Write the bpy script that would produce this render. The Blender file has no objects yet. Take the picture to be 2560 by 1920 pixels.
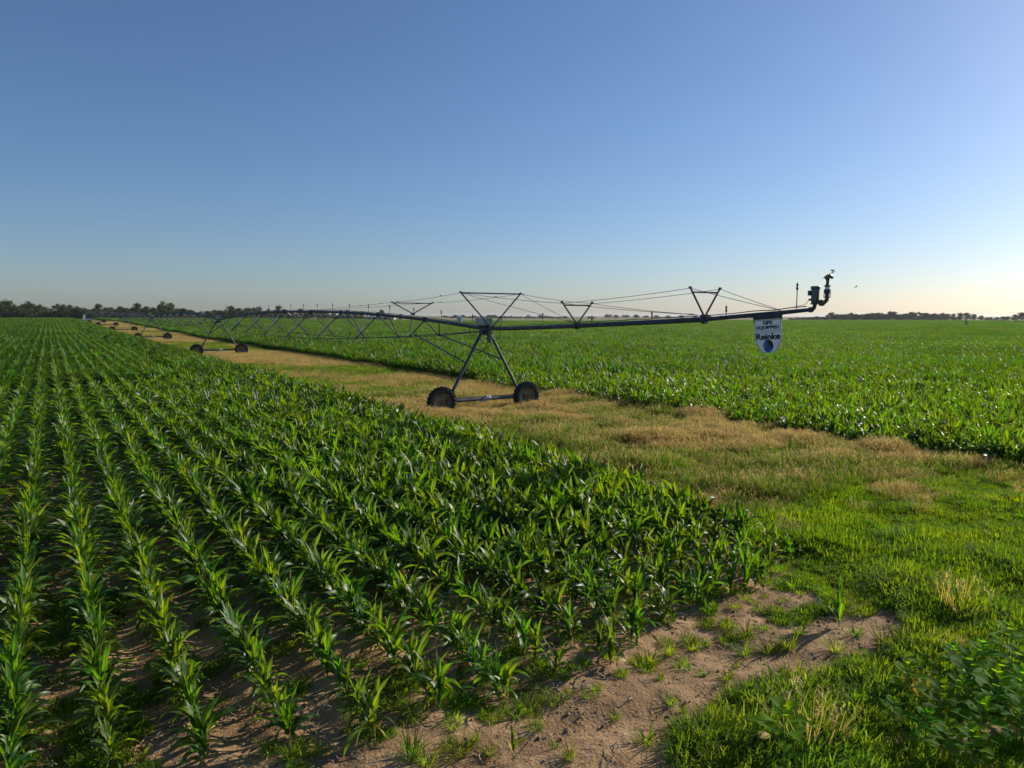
import bpy, math, random
import numpy as np
from math import radians as R, sin, cos, pi, atan, sqrt, tan
from mathutils import Vector, Matrix
random.seed(7); rng = np.random.default_rng(7)
sc = bpy.context.scene
COL = sc.collection

# ------------------------------------------------------------------ camera
F = 1775.0; H0 = 789.5; TILT = math.atan((960-H0)/F); CAM_H = 4.3
cam_d = bpy.data.cameras.new('camera'); cam = bpy.data.objects.new('camera', cam_d); COL.objects.link(cam)
cam_d.sensor_width = 36; cam_d.lens = 36*F/2560; cam_d.clip_start = 0.1; cam_d.clip_end = 20000
cam.rotation_mode = 'QUATERNION'
cam.location = (0, 0, CAM_H)
cam.rotation_quaternion = (Matrix.Rotation(pi/2-TILT, 4, 'X') @ Matrix.Rotation(R(0.1), 4, 'Z')).to_quaternion()
sc.camera = cam

# ------------------------------------------------------------------ light
SUN_EL, SUN_AZ = R(24), R(58)
SKY_STRENGTH, SUN_STRENGTH, EXPOSURE = 0.090, 5.0, 0.28
w = bpy.data.worlds.new('World'); sc.world = w; w.use_nodes = True
nt = w.node_tree; nt.nodes.clear()
sky = nt.nodes.new('ShaderNodeTexSky'); sky.sky_type = 'NISHITA'; sky.sun_disc = False
sky.sun_elevation = SUN_EL; sky.sun_rotation = SUN_AZ; sky.altitude = 0
sky.air_density = 1.0; sky.dust_density = 0.6; sky.ozone_density = 6.0
bg = nt.nodes.new('ShaderNodeBackground'); bg.inputs['Strength'].default_value = SKY_STRENGTH
wo = nt.nodes.new('ShaderNodeOutputWorld')
wb = nt.nodes.new('ShaderNodeMix'); wb.data_type = 'RGBA'; wb.blend_type = 'MULTIPLY'; wb.inputs[0].default_value = 1
wb.inputs[7].default_value = (1.01, .965, .985, 1); wb.clamp_result = False      # white balance of the sky
nt.links.new(sky.outputs[0], wb.inputs[6]); nt.links.new(wb.outputs[2], bg.inputs[0]); nt.links.new(bg.outputs[0], wo.inputs[0])
sd = bpy.data.lights.new('sun', 'SUN'); sd.energy = SUN_STRENGTH; sd.angle = R(0.5); sd.color = (1, .90, .75)
so = bpy.data.objects.new('sun', sd); COL.objects.link(so)
sdir = Vector((sin(SUN_AZ)*cos(SUN_EL), cos(SUN_AZ)*cos(SUN_EL), sin(SUN_EL)))
so.rotation_euler = sdir.to_track_quat('Z', 'Y').to_euler()
sc.view_settings.view_transform = 'Standard'; sc.view_settings.look = 'None'
sc.view_settings.exposure = EXPOSURE; sc.view_settings.gamma = 1
sc.cycles.max_bounces = 8; sc.cycles.transparent_max_bounces = 8
sc.cycles.diffuse_bounces = 3; sc.cycles.glossy_bounces = 2; sc.cycles.transmission_bounces = 4

# ------------------------------------------------------------------ noise and ground height
def _hash(ix, iy, seed):
    h = (ix.astype(np.int64)*374761393 + iy.astype(np.int64)*668265263 + seed*1442695041) & 0xFFFFFFFF
    h = ((h ^ (h >> 13))*1274126177) & 0xFFFFFFFF
    return ((h ^ (h >> 16)) & 0xFFFF)/65535.0
def vnoise(x, y, scale, seed=0):
    x = np.asarray(x, float)/scale; y = np.asarray(y, float)/scale
    ix = np.floor(x); iy = np.floor(y); fx = x-ix; fy = y-iy
    fx = fx*fx*(3-2*fx); fy = fy*fy*(3-2*fy)
    a = _hash(ix, iy, seed); b = _hash(ix+1, iy, seed); c = _hash(ix, iy+1, seed); d = _hash(ix+1, iy+1, seed)
    return (a*(1-fx)+b*fx)*(1-fy)+(c*(1-fx)+d*fx)*fy
def fbm(x, y, scale, seed=0, o=3):
    v = 0; t = 0
    for k in range(o):
        v = v+vnoise(x, y, scale/2**k, seed+k)/2**k; t += 1/2**k
    return v/t
def sstep(a, b, x):
    t = np.clip((np.asarray(x, float)-a)/(b-a), 0, 1); return t*t*(3-2*t)
ROW = R(33.0)
RN = np.array([cos(ROW), sin(ROW)]); RS = np.array([-sin(ROW), cos(ROW)])
def ps(x, y): return x*RN[0]+y*RN[1], x*RS[0]+y*RS[1]
def xy(p, s): return p*RN[0]+s*RS[0], p*RN[1]+s*RS[1]
P_LEFT = 10.9
def p_right(s): return 22.6-1.3*(1-sstep(2, 16, s))+0.35*(fbm(s, s*0, 6.0, 31)-.5)
def gz(x, y):
    x = np.asarray(x, float); y = np.asarray(y, float)
    r = np.hypot(x, y)
    base = 1.6*sstep(30, 180, -x)
    near = 1-sstep(16, 30, r)
    m = (fbm(x, y, 1.1, 5, 4)-.5)*0.19*near
    m = m+(np.abs(fbm(x, y, .32, 9, 2)-.5))*-.05*near
    q1 = np.exp(-((x+1.2)**2+(y-31.8)**2)/30.0)
    m = m+(fbm(x, y, 7, 3, 2)-.5)*.22*(1-q1)-.06*q1
    for off in (-.02, ):
        ax, ay = -.6, 6.35; bx_, by_ = 4.3, 8.55; L = math.hypot(bx_-ax, by_-ay); dd = ((x-ax)*(by_-ay)-(y-ay)*(bx_-ax))/L-off
        tr = np.exp(-(dd/.16)**2)*sstep(-1, .5, ((x-ax)*(bx_-ax)+(y-ay)*(by_-ay))/L)*(r < 14)
        m = m*(1-.75*tr)-.045*tr+.03*np.exp(-((np.abs(dd)-.3)/.09)**2)*(r < 12)
    p, s = ps(x, y)
    ridge = np.where(p < 11.5, .03*np.cos(2*pi*(p-ROW0)/.76), 0)*near*sstep(6, 8, s)
    return base+m+ridge
ROW0 = P_LEFT-14*.76
def Z(x, y): return float(gz(x, y))
def gpx(px, py, z=0.0):          # metric ground position seen at a photo coordinate (used once, to survey the place)
    x = (px-1280)/F; y = -(py-960)/F+.0018*x
    d = np.array([x, cos(TILT)+y*sin(TILT), -sin(TILT)+y*cos(TILT)])
    k = (z-CAM_H)/d[2]; return d[0]*k, d[1]*k

# ------------------------------------------------------------------ materials
MATS = {}
def mat(name, col, rough=.6, metal=0, trans=None, spec=.5, noise=None, hue=None, bump=None, objvar=0, mid=None):
    m = bpy.data.materials.new(name); m.use_nodes = True; n = m.node_tree.nodes; l = m.node_tree.links
    b = n['Principled BSDF']; out = n['Material Output']
    b.inputs['Roughness'].default_value = rough; b.inputs['Metallic'].default_value = metal
    b.inputs['Specular IOR Level'].default_value = spec
    c = n.new('ShaderNodeRGB'); c.outputs[0].default_value = (*col, 1); cur = c.outputs[0]
    geo = n.new('ShaderNodeNewGeometry')
    if noise:                      # (second colour, scale)
        t = n.new('ShaderNodeTexNoise'); t.inputs['Scale'].default_value = noise[1]; t.inputs['Detail'].default_value = 3
        l.new(geo.outputs['Position'], t.inputs['Vector'])
        rp = n.new('ShaderNodeMapRange'); rp.inputs[1].default_value = .38; rp.inputs[2].default_value = .62
        l.new(t.outputs['Fac'], rp.inputs[0])
        mx = n.new('ShaderNodeMix'); mx.data_type = 'RGBA'; l.new(rp.outputs[0], mx.inputs[0]); l.new(cur, mx.inputs[6])
        mx.inputs[7].default_value = (*noise[0], 1); cur = mx.outputs[2]
    if mid:                        # pale midrib
        at = n.new('ShaderNodeAttribute'); at.attribute_name = 'mid'
        pw = n.new('ShaderNodeMath'); pw.operation = 'POWER'; pw.inputs[1].default_value = 7; l.new(at.outputs['Fac'], pw.inputs[0])
        mx = n.new('ShaderNodeMix'); mx.data_type = 'RGBA'; l.new(pw.outputs[0], mx.inputs[0]); l.new(cur, mx.inputs[6]); mx.inputs[7].default_value = (*mid, 1); cur = mx.outputs[2]
    if objvar:
        oi = n.new('ShaderNodeObjectInfo'); hs = n.new('ShaderNodeHueSaturation')
        a = n.new('ShaderNodeMapRange'); a.inputs[3].default_value = 1-objvar; a.inputs[4].default_value = 1+objvar
        l.new(oi.outputs['Random'], a.inputs[0]); l.new(a.outputs[0], hs.inputs['Value'])
        mu = n.new('ShaderNodeMath'); mu.operation = 'MULTIPLY'; mu.inputs[1].default_value = 7.31; l.new(oi.outputs['Random'], mu.inputs[0])
        fr = n.new('ShaderNodeMath'); fr.operation = 'FRACT'; l.new(mu.outputs[0], fr.inputs[0])
        h = n.new('ShaderNodeMapRange'); h.inputs[3].default_value = .5-.03; h.inputs[4].default_value = .5+.02
        l.new(fr.outputs[0], h.inputs[0]); l.new(h.outputs[0], hs.inputs['Hue'])
        l.new(cur, hs.inputs['Color']); cur = hs.outputs[0]
    l.new(cur, b.inputs['Base Color'])
    if bump:
        t = n.new('ShaderNodeTexNoise'); t.inputs['Scale'].default_value = bump[0]; t.inputs['Detail'].default_value = 5
        l.new(geo.outputs['Position'], t.inputs['Vector'])
        bm_ = n.new('ShaderNodeBump'); bm_.inputs['Strength'].default_value = bump[1]; bm_.inputs['Distance'].default_value = bump[2]
        l.new(t.outputs['Fac'], bm_.inputs['Height']); l.new(bm_.outputs[0], b.inputs['Normal'])
    if trans:                      # (tint multiplier colour, fraction)
        tr = n.new('ShaderNodeBsdfTranslucent'); mc = n.new('ShaderNodeMix'); mc.data_type = 'RGBA'; mc.blend_type = 'MULTIPLY'
        mc.inputs[0].default_value = 1; l.new(cur, mc.inputs[6]); mc.inputs[7].default_value = (*trans[0], 1)
        mc.clamp_result = False
        l.new(mc.outputs[2], tr.inputs[0])
        ms = n.new('ShaderNodeMixShader'); ms.inputs[0].default_value = trans[1]
        l.new(b.outputs[0], ms.inputs[1]); l.new(tr.outputs[0], ms.inputs[2]); l.new(ms.outputs[0], out.inputs[0])
    MATS[name] = m
    return m
M_CORN = mat('corn_leaf', (.023, .072, .006), rough=.43, trans=((5.2, 4.0, .45), .42), noise=((.034, .092, .007), 3.0), objvar=.3, spec=.4, mid=(.13, .22, .05))
M_CORNFAR = mat('corn_leaf_far', (.023, .070, .005), rough=.48, trans=((5.0, 3.9, .45), .40), noise=((.034, .092, .007), .05), objvar=.25, spec=.24)
M_DRYLEAF = mat('dry_corn_leaf', (.35, .27, .07), rough=.7, trans=((1.3, 1.2, .8), .3))
M_STALK = mat('corn_stalk', (.09, .17, .035), rough=.45, objvar=.15)
M_GRASS = mat('green_grass', (.115, .205, .009), rough=.7, spec=.15, trans=((2.9, 2.5, .8), .52), noise=((.07, .15, .012), .8), objvar=.3)
M_OLIVE = mat('olive_grass', (.105, .19, .014), rough=.75, spec=.15, trans=((2.0, 1.9, 1.2), .45), noise=((.08, .13, .015), .8), objvar=.3)
M_TAN = mat('dry_grass', (.47, .36, .10), rough=.7, trans=((1.5, 1.35, 1.0), .42), noise=((.30, .25, .08), .7), objvar=.28)
M_SEED = mat('seed_heads', (.52, .42, .16), rough=.8, trans=((1.3, 1.2, 1.0), .4), objvar=.25)
M_DOCK = mat('dock_seed', (.24, .085, .03), rough=.8, objvar=.2)
M_BROAD = mat('broad_leaf', (.075, .19, .010), rough=.7, trans=((4.4, 3.4, .5), .55), noise=((.05, .14, .010), 6), objvar=.2, spec=.08)
M_STRAW = mat('straw', (.42, .33, .22), rough=.8, objvar=.3)
M_CLOD = mat('clod', (.22, .145, .09), rough=.95, objvar=.25)
M_BARK = mat('bark', (.09, .07, .05), rough=.9)
M_TREE = mat('tree_leaves', (.045, .08, .014), rough=.6, trans=((1.9, 1.8, 1.0), .35), objvar=.28, noise=((.04, .06, .016), .35))
M_TREEB = mat('tree_leaves_dark', (.028, .056, .016), rough=.65, trans=((1.7, 1.7, 1.0), .3), objvar=.25, noise=((.05, .065, .022), .3))
M_STEEL = mat('galvanised_steel', (.072, .088, .115), rough=.6, metal=.2, spec=.35, noise=((.045, .056, .078), 3.5))
M_STEELD = mat('weathered_brace', (.09, .07, .085), rough=.6, metal=.1, noise=((.06, .05, .055), 6))
M_CABLE = mat('cable', (.07, .07, .075), rough=.5, metal=.6)
M_BLACK = mat('black_hose', (.02, .02, .022), rough=.5)
M_RUBBER = mat('tyre_rubber', (.016, .015, .015), rough=.8, bump=(25, .4, .01))
M_RIM = mat('rim_paint', (.22, .19, .10), rough=.6, noise=((.14, .11, .06), 5))
M_RED = mat('red_hub', (.35, .03, .025), rough=.5)
M_BOX = mat('box_enamel', (.34, .38, .36), rough=.45, noise=((.28, .31, .30), 4))
M_PALEBOX = mat('pale_box', (.40, .50, .56), rough=.4)
M_LABEL = mat('box_label', (.75, .75, .72), rough=.5)
M_MOTOR = mat('motor_green', (.085, .14, .125), rough=.4, noise=((.06, .10, .09), 8))
M_PUMP = mat('pump_iron', (.05, .05, .055), rough=.6, noise=((.09, .085, .05), 18))
M_GLASSY = mat('clear_sleeve', (.62, .70, .72), rough=.25)
M_BRASS = mat('gun_body', (.10, .09, .06), rough=.5, metal=.5, noise=((.3, .28, .08), 22))
M_PURPLE = mat('sprinkler_plastic', (.05, .035, .12), rough=.4)
M_SIGN = mat('sign_white', (.90, .90, .90), rough=.45)
M_INK = mat('sign_black', (.012, .012, .014), rough=.5)
M_BLUE = mat('sign_blue', (.012, .085, .42), rough=.45)
M_WHITE = mat('white_paint', (.8, .8, .78), rough=.5)
M_ROOF = mat('grey_roof', (.22, .22, .22), rough=.6)
M_WALL = mat('barn_wall', (.32, .29, .25), rough=.8)
M_DARK = mat('dark_opening', (.02, .02, .02), rough=.8)
M_BIRD = mat('bird_feathers', (.02, .02, .03), rough=.8)
M_YELLOW = mat('yellow_paint', (.5, .35, .05), rough=.5)

# ------------------------------------------------------------------ mesh builder
class MB:
    def __init__(s): s.v = []; s.f = []; s.m = []; s.cm = 0; s.a = []
    def add(s, vs, fs, att=None):
        o = len(s.v); s.a += list(att) if att is not None else [0.0]*len(vs); s.v += [tuple(map(float, q)) for q in vs]; s.f += [tuple(o+i for i in q) for q in fs]; s.m += [s.cm]*len(fs)
    def tube(s, pts, r, n=8, cap=True):
        pts = [Vector(q) for q in pts]; rs = r if isinstance(r, (list, tuple)) else [r]*len(pts)
        vs = []; up = None
        for i, q in enumerate(pts):
            d = (pts[min(i+1, len(pts)-1)]-pts[max(i-1, 0)]).normalized()
            if up is None: up = Vector((0, 0, 1)) if abs(d.z) < .9 else Vector((1, 0, 0))
            a = d.cross(up).normalized(); b = a.cross(d).normalized(); up = b
            for k in range(n):
                t = 2*pi*(k+.5)/n; vs.append(q+a*cos(t)*rs[i]+b*sin(t)*rs[i])
        fs = [(i*n+k, i*n+(k+1) % n, (i+1)*n+(k+1) % n, (i+1)*n+k) for i in range(len(pts)-1) for k in range(n)]
        if cap: fs += [tuple(range(n-1, -1, -1)), tuple((len(pts)-1)*n+k for k in range(n))]
        s.add(vs, fs)
    def box(s, c, size, rot=None):
        hx, hy, hz = [q/2 for q in size]; c = Vector(c)
        vs = [Vector((x, y, z)) for x in (-hx, hx) for y in (-hy, hy) for z in (-hz, hz)]
        if rot is not None: vs = [rot @ q for q in vs]
        s.add([c+q for q in vs], [(0, 1, 3, 2), (4, 6, 7, 5), (0, 4, 5, 1), (2, 3, 7, 6), (0, 2, 6, 4), (1, 5, 7, 3)])
    def lathe(s, c, prof, n=24, axis='Z', closed=False):     # prof = (radius, height)
        vs = []; c = Vector(c)
        for r, h in prof:
            for k in range(n):
                t = 2*pi*k/n
                q = {'Z': Vector((r*cos(t), r*sin(t), h)), 'Y': Vector((r*cos(t), h, r*sin(t))), 'X': Vector((h, r*cos(t), r*sin(t)))}[axis]
                vs.append(c+q)
        m = len(prof)
        fs = [(i*n+k, i*n+(k+1) % n, ((i+1) % m)*n+(k+1) % n, ((i+1) % m)*n+k) for i in range(m if closed else m-1) for k in range(n)]
        if not closed: fs += [tuple(range(n-1, -1, -1)), tuple((m-1)*n+k for k in range(n))]
        s.add(vs, fs)
    def mesh(s, name, mats, smooth=False):
        me = bpy.data.meshes.new(name); me.from_pydata(s.v, [], s.f)
        for q in (mats if isinstance(mats, (list, tuple)) else [mats]): me.materials.append(q)
        if any(s.m): me.polygons.foreach_set('material_index', s.m)
        if smooth: me.polygons.foreach_set('use_smooth', [True]*len(me.polygons))
        if any(s.a): q = me.attributes.new('mid', 'FLOAT', 'POINT'); q.data.foreach_set('value', s.a)
        me.update(); return me
    def obj(s, name, mats, parent=None, smooth=False):
        me = s.mesh(name, mats, smooth); o = bpy.data.objects.new(name, me); COL.objects.link(o)
        if smooth: autosmooth(me)
        if parent is not None: o.parent = parent
        return o
def autosmooth(me, ang=40):
    try: me.set_sharp_from_angle(angle=R(ang))
    except Exception: pass
def tag(o, label=None, cat=None, group=None, kind=None):
    if label: o['label'] = label
    if cat: o['category'] = cat
    if group: o['group'] = group
    if kind: o['kind'] = kind
    return o
def empty(name, loc=(0, 0, 0), rz=0, parent=None):
    o = bpy.data.objects.new(name, None); COL.objects.link(o); o.location = loc; o.rotation_euler = (0, 0, rz); o.empty_display_size = .2
    if parent is not None: o.parent = parent
    return o
def copy_tree(o, parent=None):
    c = o.copy(); COL.objects.link(c)
    if parent is not None: c.parent = parent
    for ch in list(o.children): copy_tree(ch, c)
    return c
def place(name, me, parent, loc=(0, 0, 0), rot=(0, 0, 0)):
    o = bpy.data.objects.new(name, me); COL.objects.link(o); o.parent = parent; o.location = loc; o.rotation_euler = rot
    return o

# ------------------------------------------------------------------ ground sheet
def build_ground():
    ang = np.concatenate([np.linspace(-180, -52, 50, endpoint=False), np.linspace(-52, 52, 640, endpoint=False), np.linspace(52, 180, 50, endpoint=False)])
    rad = [1.5, 3, 4.5]
    r = 5.2
    while r < 15: rad.append(r); r += .045
    while r < 9000: rad.append(r); r *= 1.028
    rad = np.array(rad); na = len(ang); nr = len(rad)
    A, Rr = np.meshgrid(np.radians(ang), rad)
    X = np.sin(A)*Rr; Y = np.cos(A)*Rr
    Zz = gz(X, Y)
    V = np.stack([X, Y, Zz], -1).reshape(-1, 3); V = np.vstack([V, [[0, 0, 0]]])
    i, k = np.meshgrid(np.arange(nr-1), np.arange(na), indexing='ij'); k2 = (k+1) % na
    Q = np.stack([i*na+k, (i+1)*na+k, (i+1)*na+k2, i*na+k2], -1).reshape(-1, 4)[:, ::-1]
    k = np.arange(na); T = np.stack([np.full(na, nr*na), (k+1) % na, k], -1)
    me = bpy.data.meshes.new('ground')
    me.vertices.add(len(V)); me.vertices.foreach_set('co', V.ravel())
    li = np.concatenate([Q.ravel(), T.ravel()])
    me.loops.add(len(li)); me.loops.foreach_set('vertex_index', li)
    ls = np.concatenate([np.arange(len(Q))*4, len(Q)*4+np.arange(len(T))*3])
    me.polygons.add(len(ls)); me.polygons.foreach_set('loop_start', ls)
    me.update(calc_edges=True); me.validate()
    me.polygons.foreach_set('use_smooth', np.ones(len(me.polygons), bool))
    if me.polygons[10].normal.z < 0: me.flip_normals()
    m = bpy.data.materials.new('ground'); m.use_nodes = True; n = m.node_tree.nodes; l = m.node_tree.links
    b = n['Principled BSDF']; b.inputs['Roughness'].default_value = .93; b.inputs['Specular IOR Level'].default_value = .2
    geo = n.new('ShaderNodeNewGeometry'); sep = n.new('ShaderNodeSeparateXYZ'); l.new(geo.outputs['Position'], sep.inputs[0])
    def math_(op, a, b_=None, clamp=False):
        q = n.new('ShaderNodeMath'); q.operation = op; q.use_clamp = clamp
        for i_, v in enumerate((a, b_)):
            if v is None: continue
            if isinstance(v, (int, float)): q.inputs[i_].default_value = v
            else: l.new(v, q.inputs[i_])
        return q.outputs[0]
    def noise(scale, detail=4, dist=0):
        t = n.new('ShaderNodeTexNoise'); t.inputs['Scale'].default_value = scale; t.inputs['Detail'].default_value = detail
        t.inputs['Distortion'].default_value = dist; l.new(geo.outputs['Position'], t.inputs['Vector']); return t.outputs['Fac']
    def rng_(v, a, b_, c=0, d=1):
        q = n.new('ShaderNodeMapRange'); q.interpolation_type = 'SMOOTHSTEP'
        for i_, z in enumerate((a, b_, c, d)): q.inputs[i_+1].default_value = z
        l.new(v, q.inputs[0]); return q.outputs[0]
    def mix(f, a, b_):
        q = n.new('ShaderNodeMix'); q.data_type = 'RGBA'
        l.new(f, q.inputs[0])
        for i_, v in ((6, a), (7, b_)):
            if isinstance(v, tuple): q.inputs[i_].default_value = (*v, 1)
            else: l.new(v, q.inputs[i_])
        return q.outputs[2]
    x, y = sep.outputs[0], sep.outputs[1]
    p = math_('ADD', math_('MULTIPLY', x, float(RN[0])), math_('MULTIPLY', y, float(RN[1])))
    s = math_('ADD', math_('MULTIPLY', x, float(RS[0])), math_('MULTIPLY', y, float(RS[1])))
    soil = mix(rng_(noise(1.3, 5, .4), .36, .62), (.215, .128, .060), (.37, .235, .115))
    soil = mix(rng_(noise(.55, 3, 1.0), .60, .70), soil, (.14, .09, .052))
    soil = mix(rng_(noise(60, 3), .56, .70), soil, (.40, .30, .21))
    soil = mix(rng_(noise(34, 4), .62, .70), soil, (.09, .06, .042))
    # thatch on the strip
    th = mix(rng_(noise(.45, 5, .5), .42, .6), (.20, .15, .06), (.07, .085, .022))
    th = mix(rng_(noise(9, 4), .4, .65), th, (.05, .05, .02))
    e = math_('MULTIPLY', noise(1.5, 3), .8)
    inside = math_('MULTIPLY', rng_(math_('ADD', p, e), 11.2, 11.9), math_('SUBTRACT', 1.0, rng_(math_('ADD', p, e), 22.4, 23.2)))
    col = mix(inside, soil, th)
    # far pasture beyond the corn
    dist = math_('POWER', math_('ADD', math_('MULTIPLY', x, x), math_('MULTIPLY', y, y)), .5)
    past = mix(rng_(noise(.011, 4, .5), .42, .58), (.16, .17, .055), (.30, .235, .12))
    past = mix(rng_(noise(.03, 3), .5, .62), past, (.09, .12, .035))
    col = mix(rng_(dist, 430, 470), col, past)
    l.new(col, b.inputs['Base Color'])
    t1 = noise(26, 6); t2 = noise(6, 4)
    hh = math_('ADD', t1, math_('MULTIPLY', t2, 1.2))
    bp = n.new('ShaderNodeBump'); bp.inputs['Strength'].default_value = .65; bp.inputs['Distance'].default_value = .03
    l.new(hh, bp.inputs['Height']); l.new(bp.outputs[0], b.inputs['Normal'])
    me.materials.append(m)
    o = bpy.data.objects.new('ground', me); COL.objects.link(o); tag(o, 'sandy brown soil and thatch under the crops and grass', kind='structure')
build_ground()

# ------------------------------------------------------------------ corn plants
def blade(mb, o, az, L, W, e0, e1, seg, fold=.25, wave=0.0, roll=0.0, power=1.3):
    """a leaf: strip with a folded midrib that starts at elevation e0 and bends over to e1"""
    q = np.array(o, float); vs = []; ca, sa = cos(az), sin(az)
    side = np.array([-sa, ca, 0.0])
    for i in range(seg+1):
        t = i/seg
        e = e0+(e1-e0)*t**power
        d = np.array([cos(e)*ca, cos(e)*sa, sin(e)]); nn = np.cross(side, d)*-1
        w = W*(min(1, .45+2.2*t) * (1-t**2.2)**.8) if i < seg else .002
        rr = roll*t
        sd = side*cos(rr)+nn*sin(rr); up = nn*cos(rr)-side*sin(rr)
        wv = wave*sin(t*13+az*3)
        if seg >= 3:
            vs += [q-sd*w+up*(fold*w+wv*w), q, q+sd*w+up*(fold*w-wv*w)]
        else:
            vs += [q-sd*w, q+sd*w]
        q = q+d*L/seg
    if seg >= 3: fs = [(3*i+a, 3*i+a+1, 3*i+a+4, 3*i+a+3) for i in range(seg) for a in (0, 1)]
    else: fs = [(2*i, 2*i+1, 2*i+3, 2*i+2) for i in range(seg)]
    mb.add(vs, fs, [1.0 if i % 3 == 1 else 0.0 for i in range(len(vs))] if seg >= 5 else None)
def corn(seed, h=1.0, lod=0, full=True, off=(0, 0), leaf=None, stalk=None, up=False):
    r = random.Random(seed); leaf = leaf or MB(); stalk = stalk or MB()
    x0, y0 = off; lx, ly = r.uniform(-.05, .05), r.uniform(-.05, .05); st = h*.5
    seg = (7, 4, 2)[lod]; nl = (r.randint(10, 13), 11, 10)[lod] if full else r.randint(6, 8)
    if lod < 2: stalk.tube([(x0, y0, -.03), (x0+lx*.4, y0+ly*.4, st*.5), (x0+lx, y0+ly, st)], [.014*h**.5, .013*h**.5, .008], 5 if lod == 0 else 3, False)
    a0 = r.uniform(0, 2*pi)
    for k in range(nl):
        f = k/(nl-1); z = st*(.10+.90*f)
        az = a0+k*pi+r.uniform(-1.0, 1.0)
        L = h*(.38+.46*sin(pi*min(1, f*.85+.12)))*r.uniform(.8, 1.15)
        W = (.035+.032*sin(pi*min(1, f*.8+.15)))*h**.6*r.uniform(.7, 1.15)*(1.12, 1.1, 1.1)[lod]
        e0 = R(54+31*f)+r.uniform(-.2, .15)
        e1 = R(-66+ (112*f**2))+r.uniform(-.55, .5)
        if f > .66: e1 = R(r.uniform(15, 80)); L *= 1.08
        if up: e0 = R(60+22*f); e1 = max(e1, R(-30))+R(25); W *= 1.15
        leaf.cm = 1 if (lod == 0 and k < 2 and r.random() < .35) else 0
        blade(leaf, (x0+lx*f, y0+ly*f, z), az, L, W, e0, e1, seg, fold=r.uniform(.1, .45), wave=.5 if lod == 0 else 0, roll=r.uniform(-1.2, 1.2), power=r.uniform(1.0, 1.6))
    leaf.cm = 0
    return leaf, stalk
HID = {}
def hidden_coll(name, meshes):
    c = bpy.data.collections.new(name)
    for i, me in enumerate(meshes):
        o = bpy.data.objects.new(f'{name}_{i:03d}', me); c.objects.link(o)
    return c
def joined(mbs, mats, name, smooth=True):
    """several MB into one mesh with one material each (each MB's own cm adds to its base)"""
    out = MB()
    for mb, base in mbs:
        o = len(out.v); out.v += mb.v; out.a += mb.a; out.f += [tuple(o+i for i in q) for q in mb.f]; out.m += [base+c for c in mb.m]
    return out.mesh(name, mats, smooth)
def scatter(name, pts, rz, scl, vid, coll, tilt=None):
    n = len(pts); me = bpy.data.meshes.new(name); me.vertices.add(n)
    me.vertices.foreach_set('co', np.asarray(pts, np.float32).ravel())
    rot = np.zeros((n, 3), np.float32); rot[:, 2] = rz
    if tilt is not None: rot[:, 0:2] = tilt
    a = me.attributes.new('rot', 'FLOAT_VECTOR', 'POINT'); a.data.foreach_set('vector', rot.ravel())
    s3 = np.asarray(scl, np.float32); s3 = np.repeat(s3[:, None], 3, 1) if s3.ndim == 1 else s3
    a = me.attributes.new('scl', 'FLOAT_VECTOR', 'POINT'); a.data.foreach_set('vector', s3.ravel())
    a = me.attributes.new('vid', 'INT', 'POINT'); a.data.foreach_set('value', np.asarray(vid, np.int32))
    o = bpy.data.objects.new(name, me); COL.objects.link(o)
    g = bpy.data.node_groups.new('scatter', 'GeometryNodeTree')
    g.interface.new_socket('Geometry', in_out='INPUT', socket_type='NodeSocketGeometry')
    g.interface.new_socket('Geometry', in_out='OUTPUT', socket_type='NodeSocketGeometry')
    gi = g.nodes.new('NodeGroupInput'); go = g.nodes.new('NodeGroupOutput')
    ci = g.nodes.new('GeometryNodeCollectionInfo'); ci.inputs['Collection'].default_value = coll
    ci.inputs['Separate Children'].default_value = True; ci.inputs['Reset Children'].default_value = True
    ip = g.nodes.new('GeometryNodeInstanceOnPoints'); ip.inputs['Pick Instance'].default_value = True
    def attr(nm, ty):
        q = g.nodes.new('GeometryNodeInputNamedAttribute'); q.data_type = ty; q.inputs['Name'].default_value = nm
        return q.outputs['Attribute']
    g.links.new(gi.outputs[0], ip.inputs['Points']); g.links.new(ci.outputs[0], ip.inputs['Instance'])
    g.links.new(attr('vid', 'INT'), ip.inputs['Instance Index'])
    g.links.new(attr('rot', 'FLOAT_VECTOR'), ip.inputs['Rotation']); g.links.new(attr('scl', 'FLOAT_VECTOR'), ip.inputs['Scale'])
    g.links.new(ip.outputs[0], go.inputs[0])
    md = o.modifiers.new('scatter', 'NODES'); md.node_group = g
    return o

NV = 14
leafm = []; stalkm = []; fullm = []
for i in range(NV):
    lf, st = corn(100+i, 1.0, 0, True)
    leafm.append(lf.mesh('corn_leaves', [M_CORN, M_DRYLEAF], True)); stalkm.append(st.mesh('corn_stalk', M_STALK, True))
    fullm.append(joined([(lf, 0), (st, 2)], [M_CORN, M_DRYLEAF, M_STALK], 'corn_full'))
small = []
for i in range(6):
    lf, st = corn(200+i, 1.0, 0, False)
    small.append(joined([(lf, 0), (st, 2)], [M_CORN, M_DRYLEAF, M_STALK], 'corn_small'))
for i in range(3):
    lf, st = corn(500+i, 1.0, 0, False, up=True)
    leafm.append(lf.mesh('corn_leaves', [M_CORN, M_DRYLEAF], True)); stalkm.append(st.mesh('corn_stalk', M_STALK, True))
C_FULL = hidden_coll('corn_full_src', fullm)
segm = []
for i in range(8):                # two metres of row
    lf, st = MB(), MB(); r = random.Random(900+i)
    for k in range(12):
        corn(300+i*20+k, r.uniform(.88, 1.12), 1, True, (r.uniform(-.05, .05), (k+.5)/12*2-1+r.uniform(-.04, .04)), lf, st)
    segm.append(joined([(lf, 0), (st, 1)], [M_CORNFAR, M_STALK], 'corn_row'))
C_SEG = hidden_coll('corn_row_src', segm)
tilem = []
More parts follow.
